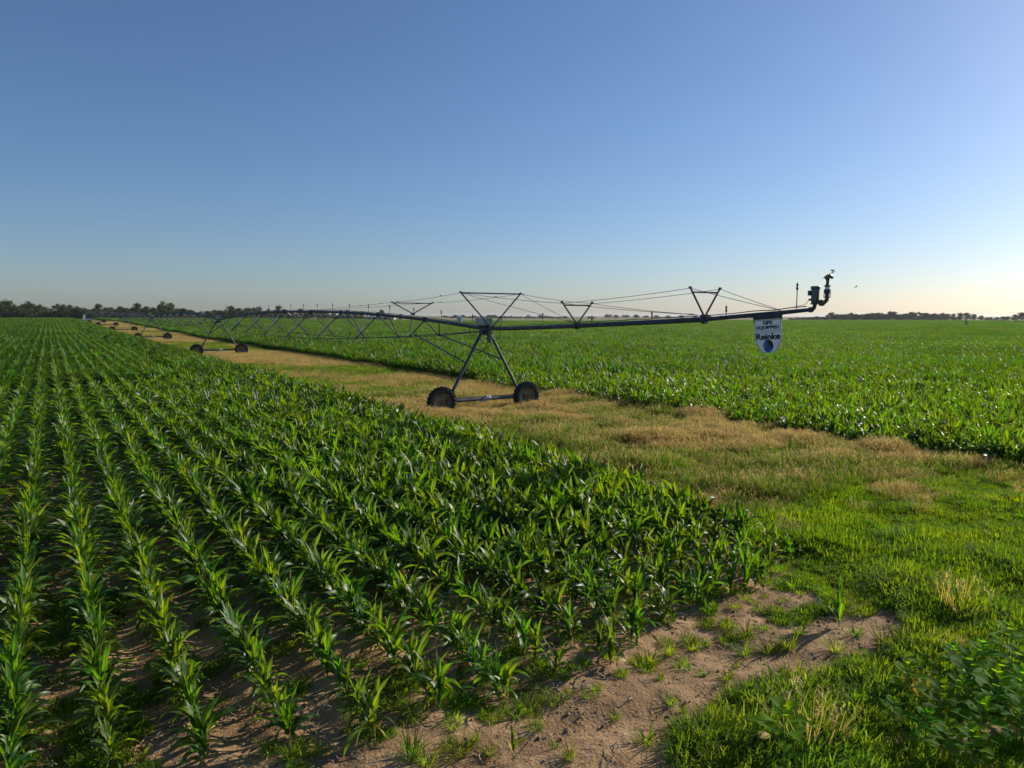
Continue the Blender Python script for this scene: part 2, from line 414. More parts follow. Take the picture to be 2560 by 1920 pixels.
for i in range(5):                # four rows by four metres
    lf, st = MB(), MB(); r = random.Random(1900+i)
    for q in range(4):
        for k in range(18):
            corn(3000+i*100+q*18+k, r.uniform(.85, 1.15), 2, True, ((q-1.5)*.76+r.uniform(-.05, .05), (k+.5)/18*4-2+r.uniform(-.05, .05)), lf, st)
    tilem.append(joined([(lf, 0)], [M_CORNFAR], 'corn_tile'))
C_TILE = hidden_coll('corn_tile_src', tilem)

SX = [-12, .2, 1.1, 2.0, 2.7, 3.5, 4.3, 5.1, 6.0, 7.2, 9.6, 11.3]
SY = [7.0, 7.3, 6.9, 6.8, 6.4, 6.4, 6.5, 6.4, 6.5, 6.9, 7.1, 7.7]
def s_front(p): return np.interp(p, SX, SY)
ttan = tan(R(37.5))
def in_view(x, y, pad=1.5): return (y > -1) & (np.abs(x) < y*.80+pad+2.5)
def zmax(x, y):                   # where the corn ends, as a depth
    t = x/np.maximum(y, 1)
    return np.interp(t, [-.75, -.35, -.2, .15, .35, .72], [440, 455, 480, 500, 640, 700])
def gap(x, y): return (x/np.maximum(y, 1) > .585) & (y > 286) & (y < 298)

near_plants = []                  # x y z h
pts_f = []; seg_pts = []; tile_pts = []
ROWS_L = [P_LEFT-.76*k for k in range(0, 900)]
ROWS_R = [22.75+.76*k for k in range(0, 1500)]
N1, N2 = 46.0, 150.0
for side, rows in (('L', ROWS_L), ('R', ROWS_R)):
    rows = np.array(rows)
    # individual plants, out to N1
    for p in rows:
        if abs(p) > N1+10: continue
        s = np.arange(-40, 60, .138)
        s = s+rng.uniform(-.035, .035, len(s)); pp = p+rng.normal(0, .02, len(s))
        x, y = xy(pp, s); d = np.hypot(x, y)
        ok = in_view(x, y) & (d < N1) & (rng.random(len(s)) > .05)
        if side == 'L':
            ok &= s > s_front(pp)+rng.uniform(-.15, .1, len(s))
            edge = sstep(0, 4.5, s-s_front(pp))
            ok &= rng.random(len(s)) < .78+.3*edge
            h = .60+.14*edge+.13*sstep(3, 10, s-s_front(pp))+.20*sstep(1, 8.5, p)*sstep(-1, 3, s-s_front(pp))
        else:
            ok &= pp > p_right(s)-.1
            h = .95-.35*(1-sstep(0, 1.6, pp-p_right(s)))*rng.random(len(s))
        h = h*rng.uniform(.66, 1.06, len(s))*(.9+.35*(fbm(x, y, 3, 77)-.3))
        x, y, h = x[ok], y[ok], h[ok]
        if len(x): pts_f.append(np.stack([x, y, gz(x, y), h], 1))
    # row segments from N1 to N2
    smax = N2+20
    for p in rows:
        s0 = -60 if side == 'R' else 6
        s = np.arange(s0, smax+40, 2.0)+rng.uniform(0, .2); x, y = xy(p, s); d = np.hypot(x, y)
        ok = in_view(x, y, 4) & (d >= N1) & (d < N2)
        if side == 'R': ok &= p > p_right(s)
        if ok.any(): seg_pts.append(np.stack([x[ok], y[ok], gz(x[ok], y[ok])], 1))
    # tiles from N2 out
    for p in rows[1:-2:4]:
        pc = p+(-1.14 if side == 'L' else 1.14)
        s = np.arange(-700, 1100, 4.0); x, y = xy(pc, s); d = np.hypot(x, y)
        ok = in_view(x, y, 8) & (d >= N2) & (d < 760) & (y < zmax(x, y)-2) & ~gap(x, y)
        if side == 'L': ok &= s > 8
        if ok.any(): tile_pts.append(np.stack([x[ok], y[ok], gz(x[ok], y[ok])], 1))
# past the pivot the two fields meet
A = np.vstack(pts_f)
# the 300 plants that show largest stand as things of their own
def proj(x, y, z):
    dy = y; dz = z-CAM_H
    dep = dy*cos(TILT)-dz*sin(TILT); v = dy*sin(TILT)+dz*cos(TILT)
    return 1280+F*x/dep, 960-F*v/dep, dep
px_, py_, dep_ = proj(A[:, 0], A[:, 1], A[:, 2]+.4*A[:, 3])
vis = (px_ > -20) & (px_ < 2580) & (py_ < 1940) & (dep_ > 0)
score = np.where(vis, A[:, 3]/np.maximum(dep_, .1), 0)
order = np.argsort(-score)
big = order[:296]; rest = np.ones(len(A), bool); rest[big] = False
near = A[big]; A = A[rest]
def corn_thing(x, y, z, h, i, label, group, mesh_i=None):
    e = empty('corn_plant', (x, y, z), rng.uniform(0, 2*pi)); q = h if mesh_i is None else h*.7; e.scale = (q, q, h)
    k = mesh_i if mesh_i is not None else i % NV
    place('leaves', leafm[k], e); place('stalk', stalkm[k], e)
    return tag(e, label, 'corn plant', group)
row_names = ['first', 'second', 'third', 'fourth', 'fifth', 'sixth', 'seventh', 'eighth', 'ninth', 'tenth', 'eleventh', 'twelfth', 'thirteenth', 'fourteenth', 'fifteenth', 'sixteenth', 'seventeenth', 'eighteenth']
kk = np.round((P_LEFT-ps(near[:, 0], near[:, 1])[0])/.76).astype(int)
kset = sorted(set(kk.tolist()))
for i, (x, y, z, h) in enumerate(near):
    k = int(kk[i]); nm = row_names[min(max(k, 0), 17)]
    if k == 0: lb = 'green corn plant in the edge row beside the grass strip'
    else: lb = f'green corn plant in the {nm} row in from the grass strip'
    corn_thing(x, y, z, h, i, lb, f'corn plants of the {nm} near row')
o = scatter('corn_crop', A[:, :3], rng.uniform(0, 2*pi, len(A)), A[:, 3], rng.integers(0, NV, len(A)), C_FULL)
tag(o, 'dense green corn crop standing in rows on both sides of the grass strip', 'corn', kind='stuff')
S = np.vstack(seg_pts)
o = scatter('corn_rows', S, ROW+pi*rng.integers(0, 2, len(S)), np.stack([np.ones(len(S)), np.ones(len(S)), .93*rng.uniform(.9, 1.1, len(S))*(.88+.25*fbm(S[:, 0], S[:, 1], 12, 4))], 1), rng.integers(0, 8, len(S)), C_SEG)
tag(o, 'green corn rows in the middle distance around the pivot towers', 'corn', kind='stuff')
T = np.vstack(tile_pts)
o = scatter('far_corn', T, ROW+pi*rng.integers(0, 2, len(T)), np.stack([np.ones(len(T)), np.ones(len(T)), .98*rng.uniform(.93, 1.07, len(T))], 1), rng.integers(0, 5, len(T)), C_TILE)
tag(o, 'far corn canopy running out to the trees', 'corn', kind='stuff')
print('corn', len(near), len(A), len(S), len(T))

# ------------------------------------------------------------------ grass strip
def tuft(seed, n, h, rad, W, mats_i=0, seeds=0, lean=.5):
    r = random.Random(seed); mb = MB()
    for k in range(n):
        a = r.uniform(0, 2*pi); d = rad*sqrt(r.random()); az = a+r.uniform(-1, 1); hh = h*r.uniform(.55, 1.1)
        e0 = R(r.uniform(62, 88)); e1 = e0-r.uniform(.2, 1.6)*lean*2
        mb.cm = mats_i
        blade(mb, (cos(a)*d, sin(a)*d, -.02), az, hh, W*r.uniform(.7, 1.3), e0, e1, 2 if h < .5 else 2)
        if seeds and r.random() < seeds:       # a drooping head of spikelets
            q = np.array([cos(a)*d, sin(a)*d, 0])+np.array([cos(az)*cos(e0), sin(az)*cos(e0), sin(e0)])*hh*.8
            mb.cm = 1
            for z in range(4):
                blade(mb, q+np.array([r.uniform(-.01, .01), r.uniform(-.01, .01), z*.02]), r.uniform(0, 6.3), .06*h/.4, .006, R(r.uniform(20, 80)), R(r.uniform(-20, 60)), 2)
    return mb
g_green = [tuft(i, 80, .23, .18, .0085, lean=1.15).mesh('t', [M_GRASS, M_GRASS], True) for i in range(5)]
g_olive = [tuft(20+i, 100, .36, .20, .0045, seeds=.05, lean=.7).mesh('t', [M_OLIVE, M_SEED], True) for i in range(5)]
g_tan = [tuft(40+i, 80, .36, .20, .0038, seeds=.3, lean=.55).mesh('t', [M_TAN, M_SEED], True) for i in range(5)]
# coarse tufts for far along the strip
g_green_f = [tuft(60+i, 70, .34, .55, .016, lean=.7).mesh('t', [M_GRASS, M_GRASS], True) for i in range(3)]
g_olive_f = [tuft(70+i, 70, .34, .55, .016, seeds=.05, lean=.7).mesh('t', [M_OLIVE, M_SEED], True) for i in range(3)]
g_tan_f = [tuft(80+i, 70, .34, .55, .015, seeds=.25, lean=.6).mesh('t', [M_TAN, M_SEED], True) for i in range(3)]
C_GR = hidden_coll('grass_src', g_green+g_olive+g_tan+g_green_f+g_olive_f+g_tan_f)
# bare sand at the front, surveyed outline
a_ = 2560/2212
SAND = [gpx(x*a_, y*a_) for x, y in ((-500, 1659), (-400, 1500), (300, 1450), (900, 1400), (1240, 1330), (1450, 1275), (1600, 1262), (1760, 1268), (1800, 1310), (1950, 1330), (1985, 1370),
        (1920, 1420), (1760, 1450), (1640, 1490), (1560, 1520), (1500, 1580), (1470, 1659), (1400, 1900), (-700, 1900))]
def inpoly(x, y, P):
    c = np.zeros(np.shape(x), bool); j = len(P)-1
    for i in range(len(P)):
        xi, yi = P[i]; xj, yj = P[j]
        c ^= ((yi > y) != (yj > y)) & (x < (xj-xi)*(y-yi)/(yj-yi+1e-12)+xi); j = i
    return c
def grass():
    P = []
    # near and middle zone
    n = 190000
    y = 34*np.sqrt(rng.random(n))*1.0+3.2; x = rng.uniform(-1, 1.15, n)*(y*.80+4)
    d = np.hypot(x, y); p, s = ps(x, y)
    keep = rng.random(n) < np.interp(d, [5, 14, 22, 36], [1, 1, .7, .42])
    jitter = (fbm(x, y, .6, 50)-.5)*.5
    left = (p < P_LEFT+.22) & (s > s_front(p)-.25)
    right = p > p_right(s)+1.1*rng.random(n)**2
    sand = inpoly(x+jitter, y+jitter*.6, SAND)
    ok = keep & ~left & ~right & ~sand & (d > 5)
    x, y, p, s, d = [q[ok] for q in (x, y, p, s, d)]
    dens = rng.random(len(x)) < .62+.38*fbm(x, y, .7, 61)
    x, y, p, s, d = [q[dens] for q in (x, y, p, s, d)]
    # species by place: lush green in front, straw further back, with drifts
    nz = fbm(x, y, 2.2, 70, 3); nz2 = fbm(x, y, 4.6, 80, 2)
    far = sstep(20, 30, s)
    pat = sstep(.575-.16*far, .665-.13*far, .55*nz2+.45*nz+.09*(1-far)*(sstep(14, 18.5, p)-.55))
    dry = sstep(9.2, 12.0, s+3.5*(nz-.5))*(.03+.80*pat)
    dry *= 1-.85*(1-sstep(11.6, 13.8, p+1.2*(nz-.5)))*(1-sstep(26, 34, s))
    dry = np.maximum(dry, .004)
    ol = sstep(7.6, 12.5, s+4*(nz2-.5))
    u = rng.random(len(x))
    v = np.where(u < dry, 10+rng.integers(0, 5, len(x)), np.where(rng.random(len(x)) < ol*.62, 5+rng.integers(0, 5, len(x)), rng.integers(0, 5, len(x))))
    hs = (.25+1.5*fbm(x, y, 1.3, 90, 3))*rng.uniform(.75, 1.25, len(x))
    hs *= np.where(v < 5, .9+.25*sstep(.5, .65, fbm(x, y, 3, 96)), 1.0)
    for tx, ty in ((-1.19, 31.85), (-30.9, 75.0)): hs = hs*(1-.4*np.exp(-((x-tx)**2+(y-ty)**2)/9.0))
    # wheel tracks keep the growth short just left of the towers
    P.append(np.stack([x, y, gz(x, y), hs, v], 1))
    # distant part of the strip
    n = 30000
    s = 22+330*rng.random(n)**1.25; p = rng.uniform(P_LEFT, 23.6, n)
    x, y = xy(p, s); d = np.hypot(x, y)
    ok = (d > 33) & in_view(x, y, 3) & (p < p_right(s)+.4)
    x, y, p, s, d = [q[ok] for q in (x, y, p, s, d)]
    nz = fbm(x, y, 5.0, 70, 3); nz2 = fbm(x, y, 11, 81, 2)
    dry = .08+.85*sstep(.46, .55, nz2*.6+nz*.4)
    dry = np.clip(dry*(.35+.65*sstep(11.5, 14.5, p)), 0, 1)
    u = rng.random(len(x)); v = np.where(u < dry, 21+rng.integers(0, 3, len(x)), np.where(rng.random(len(x)) < .6, 18+rng.integers(0, 3, len(x)), 15+rng.integers(0, 3, len(x))))
    P.append(np.stack([x, y, gz(x, y), rng.uniform(.7, 1.15, len(x))*(.75+.5*nz), v], 1))
    for cx, cy, rr, kk_, q0 in ((1385, 1000, .75, 1.55, 0), (1440, 1010, .6, 1.4, 0), (1565, 985, .7, 1.4, 0), (1500, 960, .5, 1.2, 0), (1075, 900, 1.1, 1.5, 0), (1110, 915, .7, 1.3, 0), (1290, 935, .5, 1.2, 0), (1720, 955, .6, 1.2, 0),
                               (1640, 940, .6, 1.2, 0), (1180, 945, .7, 1.2, 0), (1270, 960, .6, 1.1, 5), (1850, 1120, .5, 1.5, 0), (1960, 1150, .6, 1.5, 0), (2050, 1190, .6, 1.4, 0), (1760, 1120, .45, 1.3, 0), (1900, 1010, 1.1, .95, 10), (1790, 985, 1.2, 1.0, 10), (1960, 1050, .8, .9, 10)):
        gx, gy = gpx(cx*a_, cy*a_, .25); k = int(70*rr*rr+12); a = rng.uniform(0, 6.3, k); d = rr*np.sqrt(rng.random(k))*np.array([1.0]); x = gx+np.cos(a)*d*1.3; y = gy+np.sin(a)*d
        P.append(np.stack([x, y, gz(x, y), kk_*(1.1-.5*d/rr)*rng.uniform(.8, 1.2, k), q0+rng.integers(0, 5, k)], 1))
    n = 430
    p = rng.uniform(2.5, 11.6, n)**1.0; s = s_front(p)+rng.normal(.3, .55, n); x, y = xy(p, s)
    ok = rng.random(n) < .1+.9*sstep(.48, .62, fbm(x, y, .8, 131)+.12*sstep(6, 10, p)); x, y = x[ok], y[ok]
    P.append(np.stack([x, y, gz(x, y), rng.uniform(.25, .7, len(x)), rng.integers(0, 5, len(x))], 1))
    # weeds between the corn rows at the lower left and along the field's edges
    n = 5200
    p = rng.uniform(-3, 11, n); s = 6.0+7*rng.random(n)**1.4; x, y = xy(p, s)
    ok = rng.random(n) < .05+.85*sstep(.52, .66, fbm(x, y, 1.0, 120))*(1-.65*sstep(.5, 2, p)*(1-sstep(7, 9, p)))
    ok |= (p < .6) & (s < 9) & (rng.random(n) < .5)
    x, y = x[ok], y[ok]; v = rng.integers(0, 5, len(x))
    P.append(np.stack([x, y, gz(x, y), rng.uniform(.3, .75, len(x)), v], 1))
    Q = np.vstack(P); print('grass', len(Q))
    o = scatter('grass', Q[:, :3], rng.uniform(0, 2*pi, len(Q)), Q[:, 3], Q[:, 4].astype(int), C_GR, tilt=rng.uniform(-.12, .12, (len(Q), 2)))
    tag(o, 'green weeds and dry straw coloured grass covering the strip between the corn fields', 'grass', kind='stuff')
grass()

# loose straw and clods on the sand
def litter():
    st = []
    for i in range(4):
        mb = MB(); r = random.Random(i)
        for k in range(5):
            a = r.uniform(0, 6.3); L = r.uniform(.03, .12); q = Vector((r.uniform(-.2, .2), r.uniform(-.2, .2), .006+.006*k))
            mb.tube([q, q+Vector((cos(a)*L*.5, sin(a)*L*.5, r.uniform(0, .02))), q+Vector((cos(a+.3)*L, sin(a+.3)*L, .004))], r.uniform(.0018, .004), 4)
        st.append(mb.mesh('t', M_STRAW))
    cl = []
    for i in range(4):
        mb = MB(); r = random.Random(50+i)
        for k in range(5):
            c = Vector((r.uniform(-.18, .18), r.uniform(-.18, .18), .003)); q = r.uniform(.006, .02)
            n = 7; vs = []
            for a in range(4):
                for b in range(n): vs.append(c+Vector((cos(2*pi*b/n)*sin(pi*(a+.5)/4), sin(2*pi*b/n)*sin(pi*(a+.5)/4), .7*cos(pi*(a+.5)/4)))*q*r.uniform(.75, 1.2))
            mb.add(vs, [(a*n+b, a*n+(b+1) % n, (a+1)*n+(b+1) % n, (a+1)*n+b) for a in range(3) for b in range(n)]+[tuple(range(n))])
        cl.append(mb.mesh('t', M_CLOD, True))
    c = hidden_coll('litter_src', st+cl)
    n = 3400; y = rng.uniform(4.5, 14, n); x = rng.uniform(-1, 1, n)*(y*.75+1)
    ok = inpoly(x, y, SAND) & (rng.random(n) < .3+.7*fbm(x, y, .8, 140)); x, y = x[ok], y[ok]
    v = np.where(rng.random(len(x)) < .68, rng.integers(0, 4, len(x)), 4+rng.integers(0, 4, len(x)))
    o = scatter('litter', np.stack([x, y, gz(x, y)], 1), rng.uniform(0, 6.3, len(x)), rng.uniform(.5, 1.5, len(x)), v, c)
    tag(o, 'bits of pale straw and small dark clods lying on the bare sand', 'litter', kind='stuff')
litter()

# weed tufts one can count on the bare sand
def weeds():
    meshes = []
    for i in range(5):
        r = random.Random(400+i); mb = MB()
        for k in range(46):
            a = r.uniform(0, 6.3); d = .05*sqrt(r.random())
            blade(mb, (cos(a)*d, sin(a)*d, -.01), a+r.uniform(-.7, .7), r.uniform(.10, .26), r.uniform(.004, .008), R(r.uniform(35, 85)), R(r.uniform(-40, 50)), 4)
        meshes.append(mb.mesh('weed_tuft', M_GRASS, True))
    c7 = [(60, 860, 1.3), (170, 800, 1), (360, 915, .7), (500, 960, .9), (185, 1095, .75), (435, 1105, .6), (250, 1135, .5), (620, 700, 1.1), (600, 800, 1), (740, 780, 1.2), (860, 760, 1.4), (925, 690, 1.1), (950, 620, 1.1), (1075, 885, .7), (1130, 790, 1.1), (1240, 690, 1),
          (1405, 760, 1.4), (1165, 945, .7), (40, 1340, 1), (310, 760, 1.1), (210, 1270, .8), (120, 960, .6), (560, 860, .5), (1500, 800, .9)]
    c3 = [(1330, 1580, 1.1), (1430, 1510, .6), (1520, 1560, .8), (1690, 1320, 1.1), (1500, 1310, .8), (1940, 1260, 1), (1930, 1530, .5), (1010, 1640, 1.3), (1110, 1655, 1.2), (230, 1640, 1), (90, 1590, .9), (640, 1270, 1), (2040, 1640, .8), (1580, 1345, .6)]
    L = [(1600+x/2.304, 1280+y/2.304, k) for x, y, k in c7]+[(640+x/2.5925, 1280+y/2.5925, k) for x, y, k in c3]
    for i, (x, y, k) in enumerate(L):
        gx, gy = gpx(x, y)
        lb = 'small low green weed tuft on the bare sandy soil' if k < .95 else 'bushy green weed tuft growing on the bare sandy soil'
        o = bpy.data.objects.new('weed_tuft', meshes[i % 5]); COL.objects.link(o); o.location = (gx, gy, Z(gx, gy)); o.rotation_euler = (0, 0, i*1.7); o.scale = (k, k, k*.95)
        tag(o, lb, 'weed', 'small weed tufts on the sand' if k < .95 else 'bushy weed tufts on the sand')
    # single corn plants that grow apart from the rows
    for x, y, h, lb in ((2099, 1556, .72, 'lone dark corn plant with one upright leaf at the edge of the bare sand'), (2395, 1560, .6, 'young corn plant standing alone in the grass right of the bare sand'),
                        (2312, 1700, .55, 'spiky young corn plant in grass beside the broad leaved weeds'), (1865, 1478, .85, 'tall pale corn plant at the outer tip of the field above the sand'),
                        (1285, 1900, .38, 'tiny corn seedling alone on the sand in front of the field')):
        gx, gy = gpx(x, y); corn_thing(gx, gy, Z(gx, gy), h, 0, lb, None, NV+int(x) % 3)
weeds()

# broad leaved weeds in the lower right corner
def broad_leaf(mb, o, az, el, L):
    ca, sa = cos(az), sin(az); side = np.array([-sa, ca, 0.]); q = np.array(o, float)
    vs = []; seg = 7; prof = [.05, .34, .42, .38, .30, .20, .10, .0]
    for i in range(seg+1):
        e = el-1.0*(i/seg)**1.4; d = np.array([cos(e)*ca, cos(e)*sa, sin(e)]); nn = -np.cross(side, d); w_ = prof[i]*L
        lob = 1+.12*(i % 2)
        vs += [q-side*w_*lob+nn*w_*.22, q-side*w_*.5+nn*w_*.05, q, q+side*w_*.5+nn*w_*.05, q+side*w_*lob+nn*w_*.22]
        q = q+d*L/seg
    mb.add(vs, [(5*i+a, 5*i+a+1, 5*i+a+6, 5*i+a+5) for i in range(seg) for a in range(4)])
def broad_weeds():
    kinds = []
    for i in range(4):
        r = random.Random(700+i); lf, st = MB(), MB(); h = 1.0
        st.tube([(0, 0, -.03), (.02, .01, .3), (.0, .03, .62)], [.012, .010, .006], 6)
        stems = [(0, 0)]
        a = r.uniform(0, 6)
        for k in range(15):
            f = k/14; z = .10+.54*f; a += 2.4+r.uniform(-.3, .3); L = (.17+.11*sin(pi*min(1, f*.9+.1)))*r.uniform(.8, 1.15); pl = .16*(1-.7*f)+.03
            e = R(15+45*f); base = Vector((0, 0, z)); tip = base+Vector((cos(a)*cos(e)*pl, sin(a)*cos(e)*pl, sin(e)*pl))
            st.tube([base, tip], .003, 4); broad_leaf(lf, tip, a, e*.8, L)
        kinds.append((lf.mesh('leaves', M_BROAD, True), st.mesh('stem', M_STALK, True)))
    spots = [(1690, 1625, .95), (1960, 1500, .75), (2030, 1560, .8), (2090, 1490, .9), (2150, 1540, .95), (2200, 1480, .9), (2120, 1600, .8), (2210, 1610, .9), (2180, 1420, .8), (2050, 1640, .7), (2260, 1560, 1.0), (2245, 1450, .9), (1990, 1470, .6), (2070, 1530, .7), (2120, 1445, .7), (2000, 1600, .6), (2160, 1500, .8), (2100, 1650, .7), (1930, 1560, .5), (2210, 1540, .9), (2060, 1440, .55)]
    for i, (x, y, k) in enumerate(spots):
        gx, gy = gpx(x*a_, y*a_)
        e = empty('broadleaf_weed', (gx, gy, Z(gx, gy)), i*1.3); e.scale = (k*.86, k*.86, k*.82)
        place('leaves', kinds[i % 4][0], e); place('stem', kinds[i % 4][1], e)
        if i == 0: tag(e, 'broad leaved weed alone in the grass at the bottom edge below the sand', 'weed')
        else: tag(e, 'tall weed with broad heart shaped leaves in the lower right thicket', 'weed', 'broad leaved weeds in the lower right thicket')
    # a pale fallen leaf by the lone weed
    gx, gy = gpx(1640*a_, 1625*a_); mb = MB(); broad_leaf(mb, (0, 0, .02), .4, .25, .16)
    o = mb.obj('dead_leaf', M_SEED, smooth=True); o.location = (gx, gy, Z(gx, gy)+.16)
    tag(o, 'pale dead leaf caught on grass by the lone broad leaved weed', 'leaf')
    # rusty dock stalks on the strip
    c2 = [(460, 380), (500, 365), (535, 370), (660, 380), (690, 370), (905, 440), (555, 225)]
    mb = MB(); r = random.Random(4)
    for k in range(3): mb.tube([(0, 0, 0), (r.uniform(-.03, .03), r.uniform(-.03, .03), .4), (r.uniform(-.08, .08), r.uniform(-.08, .08), .75)], .005, 5)
    for k in range(110):
        z = r.uniform(.35, .78); a = r.uniform(0, 6.3); d = r.uniform(0, .05)
        blade(mb, (cos(a)*d, sin(a)*d, z), a, .035, .008, R(50), R(20), 2)
    me = mb.mesh('dock', M_DOCK)
    for i, (x, y) in enumerate(c2):
        gx, gy = gpx(1160+x/2.765, 940+(y+25)/2.765); o = bpy.data.objects.new('dock_plant', me); COL.objects.link(o)
        o.location = (gx, gy, Z(gx, gy)); o.rotation_euler = (.05*(i % 3), .06, i); o.scale = (.8, .8, .55+.09*(i % 4))
        tag(o, 'rusty brown dried dock stalk standing in the grass strip', 'weed', 'rusty dock stalks in the grass strip')
broad_weeds()

# ------------------------------------------------------------------ the irrigation machine
AZ = R(34.0)
TW = [(-1.19, 31.85), (-30.9, 75.0), (-59.6, 118.0), (-87.9, 161.0), (-116.0, 204.0), (-144.0, 247.0), (-173.5, 290.0)]
TWZ = [.0, .03, .15, .5, .95, 1.3, 1.5]
root = empty('irrigation_machine', (TW[0][0], TW[0][1], 0), AZ)
tag(root, 'long centre pivot irrigation machine on wheeled towers crossing the grass strip', 'irrigation machine')
TWZ = [float(np.mean([Z(x+sg*2.2*cos(AZ), y+sg*2.2*sin(AZ)) for sg in (-1, 1)]))-.02 for x, y in TW]
RZi = Matrix.Rotation(-AZ, 4, 'Z')
TL_ = [RZi @ Vector((x-TW[0][0], y-TW[0][1], 0)) for x, y in TW]
for q, z in zip(TL_, TWZ): q.z = z
PIPE_Z = 3.74
# --- tower (local frame: x along the wheels, y along the boom towards the pivot)
def wheel_meshes():
    RO, W = .60, .36
    ty = MB()
    prof = [(.36, -.15), (.42, -.175), (.52, -.18), (.575, -.165), (.595, -.10), (.60, 0), (.595, .10), (.575, .165), (.52, .18), (.42, .175), (.36, .15), (.34, 0)]
    ty.lathe((0, 0, 0), prof, 40, 'Y', closed=True)
    for k in range(22):            # herringbone lugs
        for sgn in (-1, 1):
            t0 = 2*pi*(k+(.5 if sgn > 0 else 0))/22; vs = []
            for j, (yy, dt) in enumerate(((.01, .0), (.10, .09), (.185, .19))):
                for rr in (.57, .645):
                    for dd in (-.045, .045):
                        rr2 = rr-(.03 if j == 2 else 0); t = t0-dt+dd*(.8 if rr > .6 else 1.1)
                        vs.append((cos(t)*rr2, sgn*yy, sin(t)*rr2))
            fs = []
            for j in (0, 1):
                b = j*4; fs += [(b+2, b+3, b+7, b+6), (b, b+2, b+6, b+4), (b+1, b+5, b+7, b+3)]
            fs += [(0, 1, 3, 2), (8, 10, 11, 9), ]
            ty.add(vs, fs)
    rim = MB()
    rim.lathe((0, 0, 0), [(.355, -.13), (.375, -.15), (.36, -.155), (.335, -.13), (.32, -.05), (.25, -.02), (.12, -.03), (.10, -.06), (.0005, -.062), (.0005, .0), (.12, .01), (.25, .02), (.32, .08), (.335, .15), (.37, .155), (.36, .1)], 36, 'Y', closed=True)
    for k in range(8):
        t = 2*pi*k/8; rim.lathe((cos(t)*.085, -.075, sin(t)*.085), [(.012, 0), (.012, .02)], 6, 'Y')
    hub = MB(); hub.lathe((0, 0, 0), [(.06, -.10), (.065, -.09), (.065, -.05)], 14, 'Y')
    return ty.mesh('tyre', M_RUBBER, False), rim.mesh('rim', M_RIM, False), hub.mesh('hub', M_RED, False)
TY, RIM, HUB = wheel_meshes()
JZ = PIPE_Z-.10
def leg_mb(sg):
    m = MB(); top = Vector((sg*.22, 0, JZ-.02)); bot = Vector((sg*1.92, 0, .70)); m.tube([top, bot], .068, 10)
    d = (bot-top).normalized()
    for f in (.35, .62, .86):
        c = top.lerp(bot, f); m.tube([c-d*.02, c+d*.02], .078, 10)
    m.box(bot+Vector((0, 0, -.02)), (.16, .12, .14)); return m
LEGM = [leg_mb(-1).mesh('leg', M_STEEL, True), leg_mb(1).mesh('leg', M_STEEL, True)]
for q in LEGM: autosmooth(q)
mb = MB(); mb.tube([(-1.95, 0, .64), (1.95, 0, .64)], .075, 10); mb.box((-1.95, 0, .63), (.22, .24, .24)); mb.box((1.95, 0, .63), (.22, .24, .24))
mb.tube([(-1.8, .0, .745), (1.8, .0, .745)], .018, 6); BEAM = mb.mesh('base_beam', M_STEEL, True); autosmooth(BEAM)
mb = MB(); mb.lathe((-.16, 0, .64), [(.085, 0), (.11, .01), (.11, .12), (.10, .13)], 16, 'X'); mb.lathe((-.03, 0, .68), [(.12, 0), (.125, .03), (.125, .22), (.10, .26)], 16, 'X'); mb.box((-.12, 0, .58), (.3, .14, .12)); MOTOR = mb.mesh('gear_motor', M_BOX, False)
mb = MB(); mb.lathe((0, 0, 0), [(.12, -.07), (.16, -.06), (.16, .06), (.12, .07)], 14, 'X'); GBOX = mb.mesh('wheel_gearbox', M_PUMP, False)
mb = MB(); mb.box((0, 0, JZ-.03), (.5, .30, .20)); mb.box((0, .22, JZ+.02), (.16, .3, .28)); mb.box((0, -.22, JZ+.02), (.16, .3, .28)); mb.tube([(0, -.3, JZ+.12), (0, .3, JZ+.12)], .11, 12); TOPB = mb.mesh('tower_head', M_STEEL, False)
def strut(t1, w1, z1, t0, w0, z0, r=.035):
    m = MB(); m.tube([(w1, t1, z1), (w0, t0, z0)], r, 8); return m.mesh('strut', M_STEEL, True)
NODE = 5.78; SPAN = 52.0
ST = [strut(NODE, -.67, 3.42, .03, -1.05, 2.32), strut(NODE, .67, 3.42, .03, 1.0, 2.36), strut(-NODE, -.67, 3.42, -.03, -1.05, 2.32), strut(-NODE, .67, 3.42, -.03, 1.0, 2.36)]
def ctrl_box():
    m = MB(); rot = Matrix.Rotation(R(0), 3, 'Z')
    m.box((0, 0, 0), (.42, .95, .30)); m.cm = 1; m.box((0, 0, .165), (.48, 1.02, .03)); m.cm = 2
    m.box((-.222, -.32, .03), (.02, .14, .13)); m.box((-.222, .33, .03), (.02, .10, .15)); m.cm = 3; m.box((-.14, .0, -.19), (.04, .5, .10)); m.box((.14, .0, -.19), (.04, .5, .10))
    return m.mesh('control_box', [M_BOX, M_LABEL, M_PALEBOX, M_DARK])
CBOX = ctrl_box()
def tower(i):
    m = bpy.data.objects.new('drive_tower', TOPB); COL.objects.link(m); m.parent = root; m.location = TL_[i]
    for q in LEGM: place('leg', q, m)
    place('base_beam', BEAM, m); place('gear_motor', MOTOR, m)
    for k, sx in enumerate((-1, 1)):
        place('tyre', TY, m, (sx*2.24, 0, .64), (0, .3+k, 0)).scale = (1.05, 1.02, 1.05); place('rim', RIM, m, (sx*2.24, 0, .64)).scale = (1.05, 1.02, 1.05); place('hub', HUB, m, (sx*2.24, 0, .64))
        place('wheel_gearbox', GBOX, m, (sx*2.0, .12, .62))
    for k in ((0, 1) if i == 0 else (0, 1, 2, 3)): place('strut', ST[k], m)
    place('control_box', CBOX, m, (.0, .15 if i == 0 else 0, PIPE_Z+.36), (0, 0, R(-8)))
    return m
for i in range(6): tower(i)
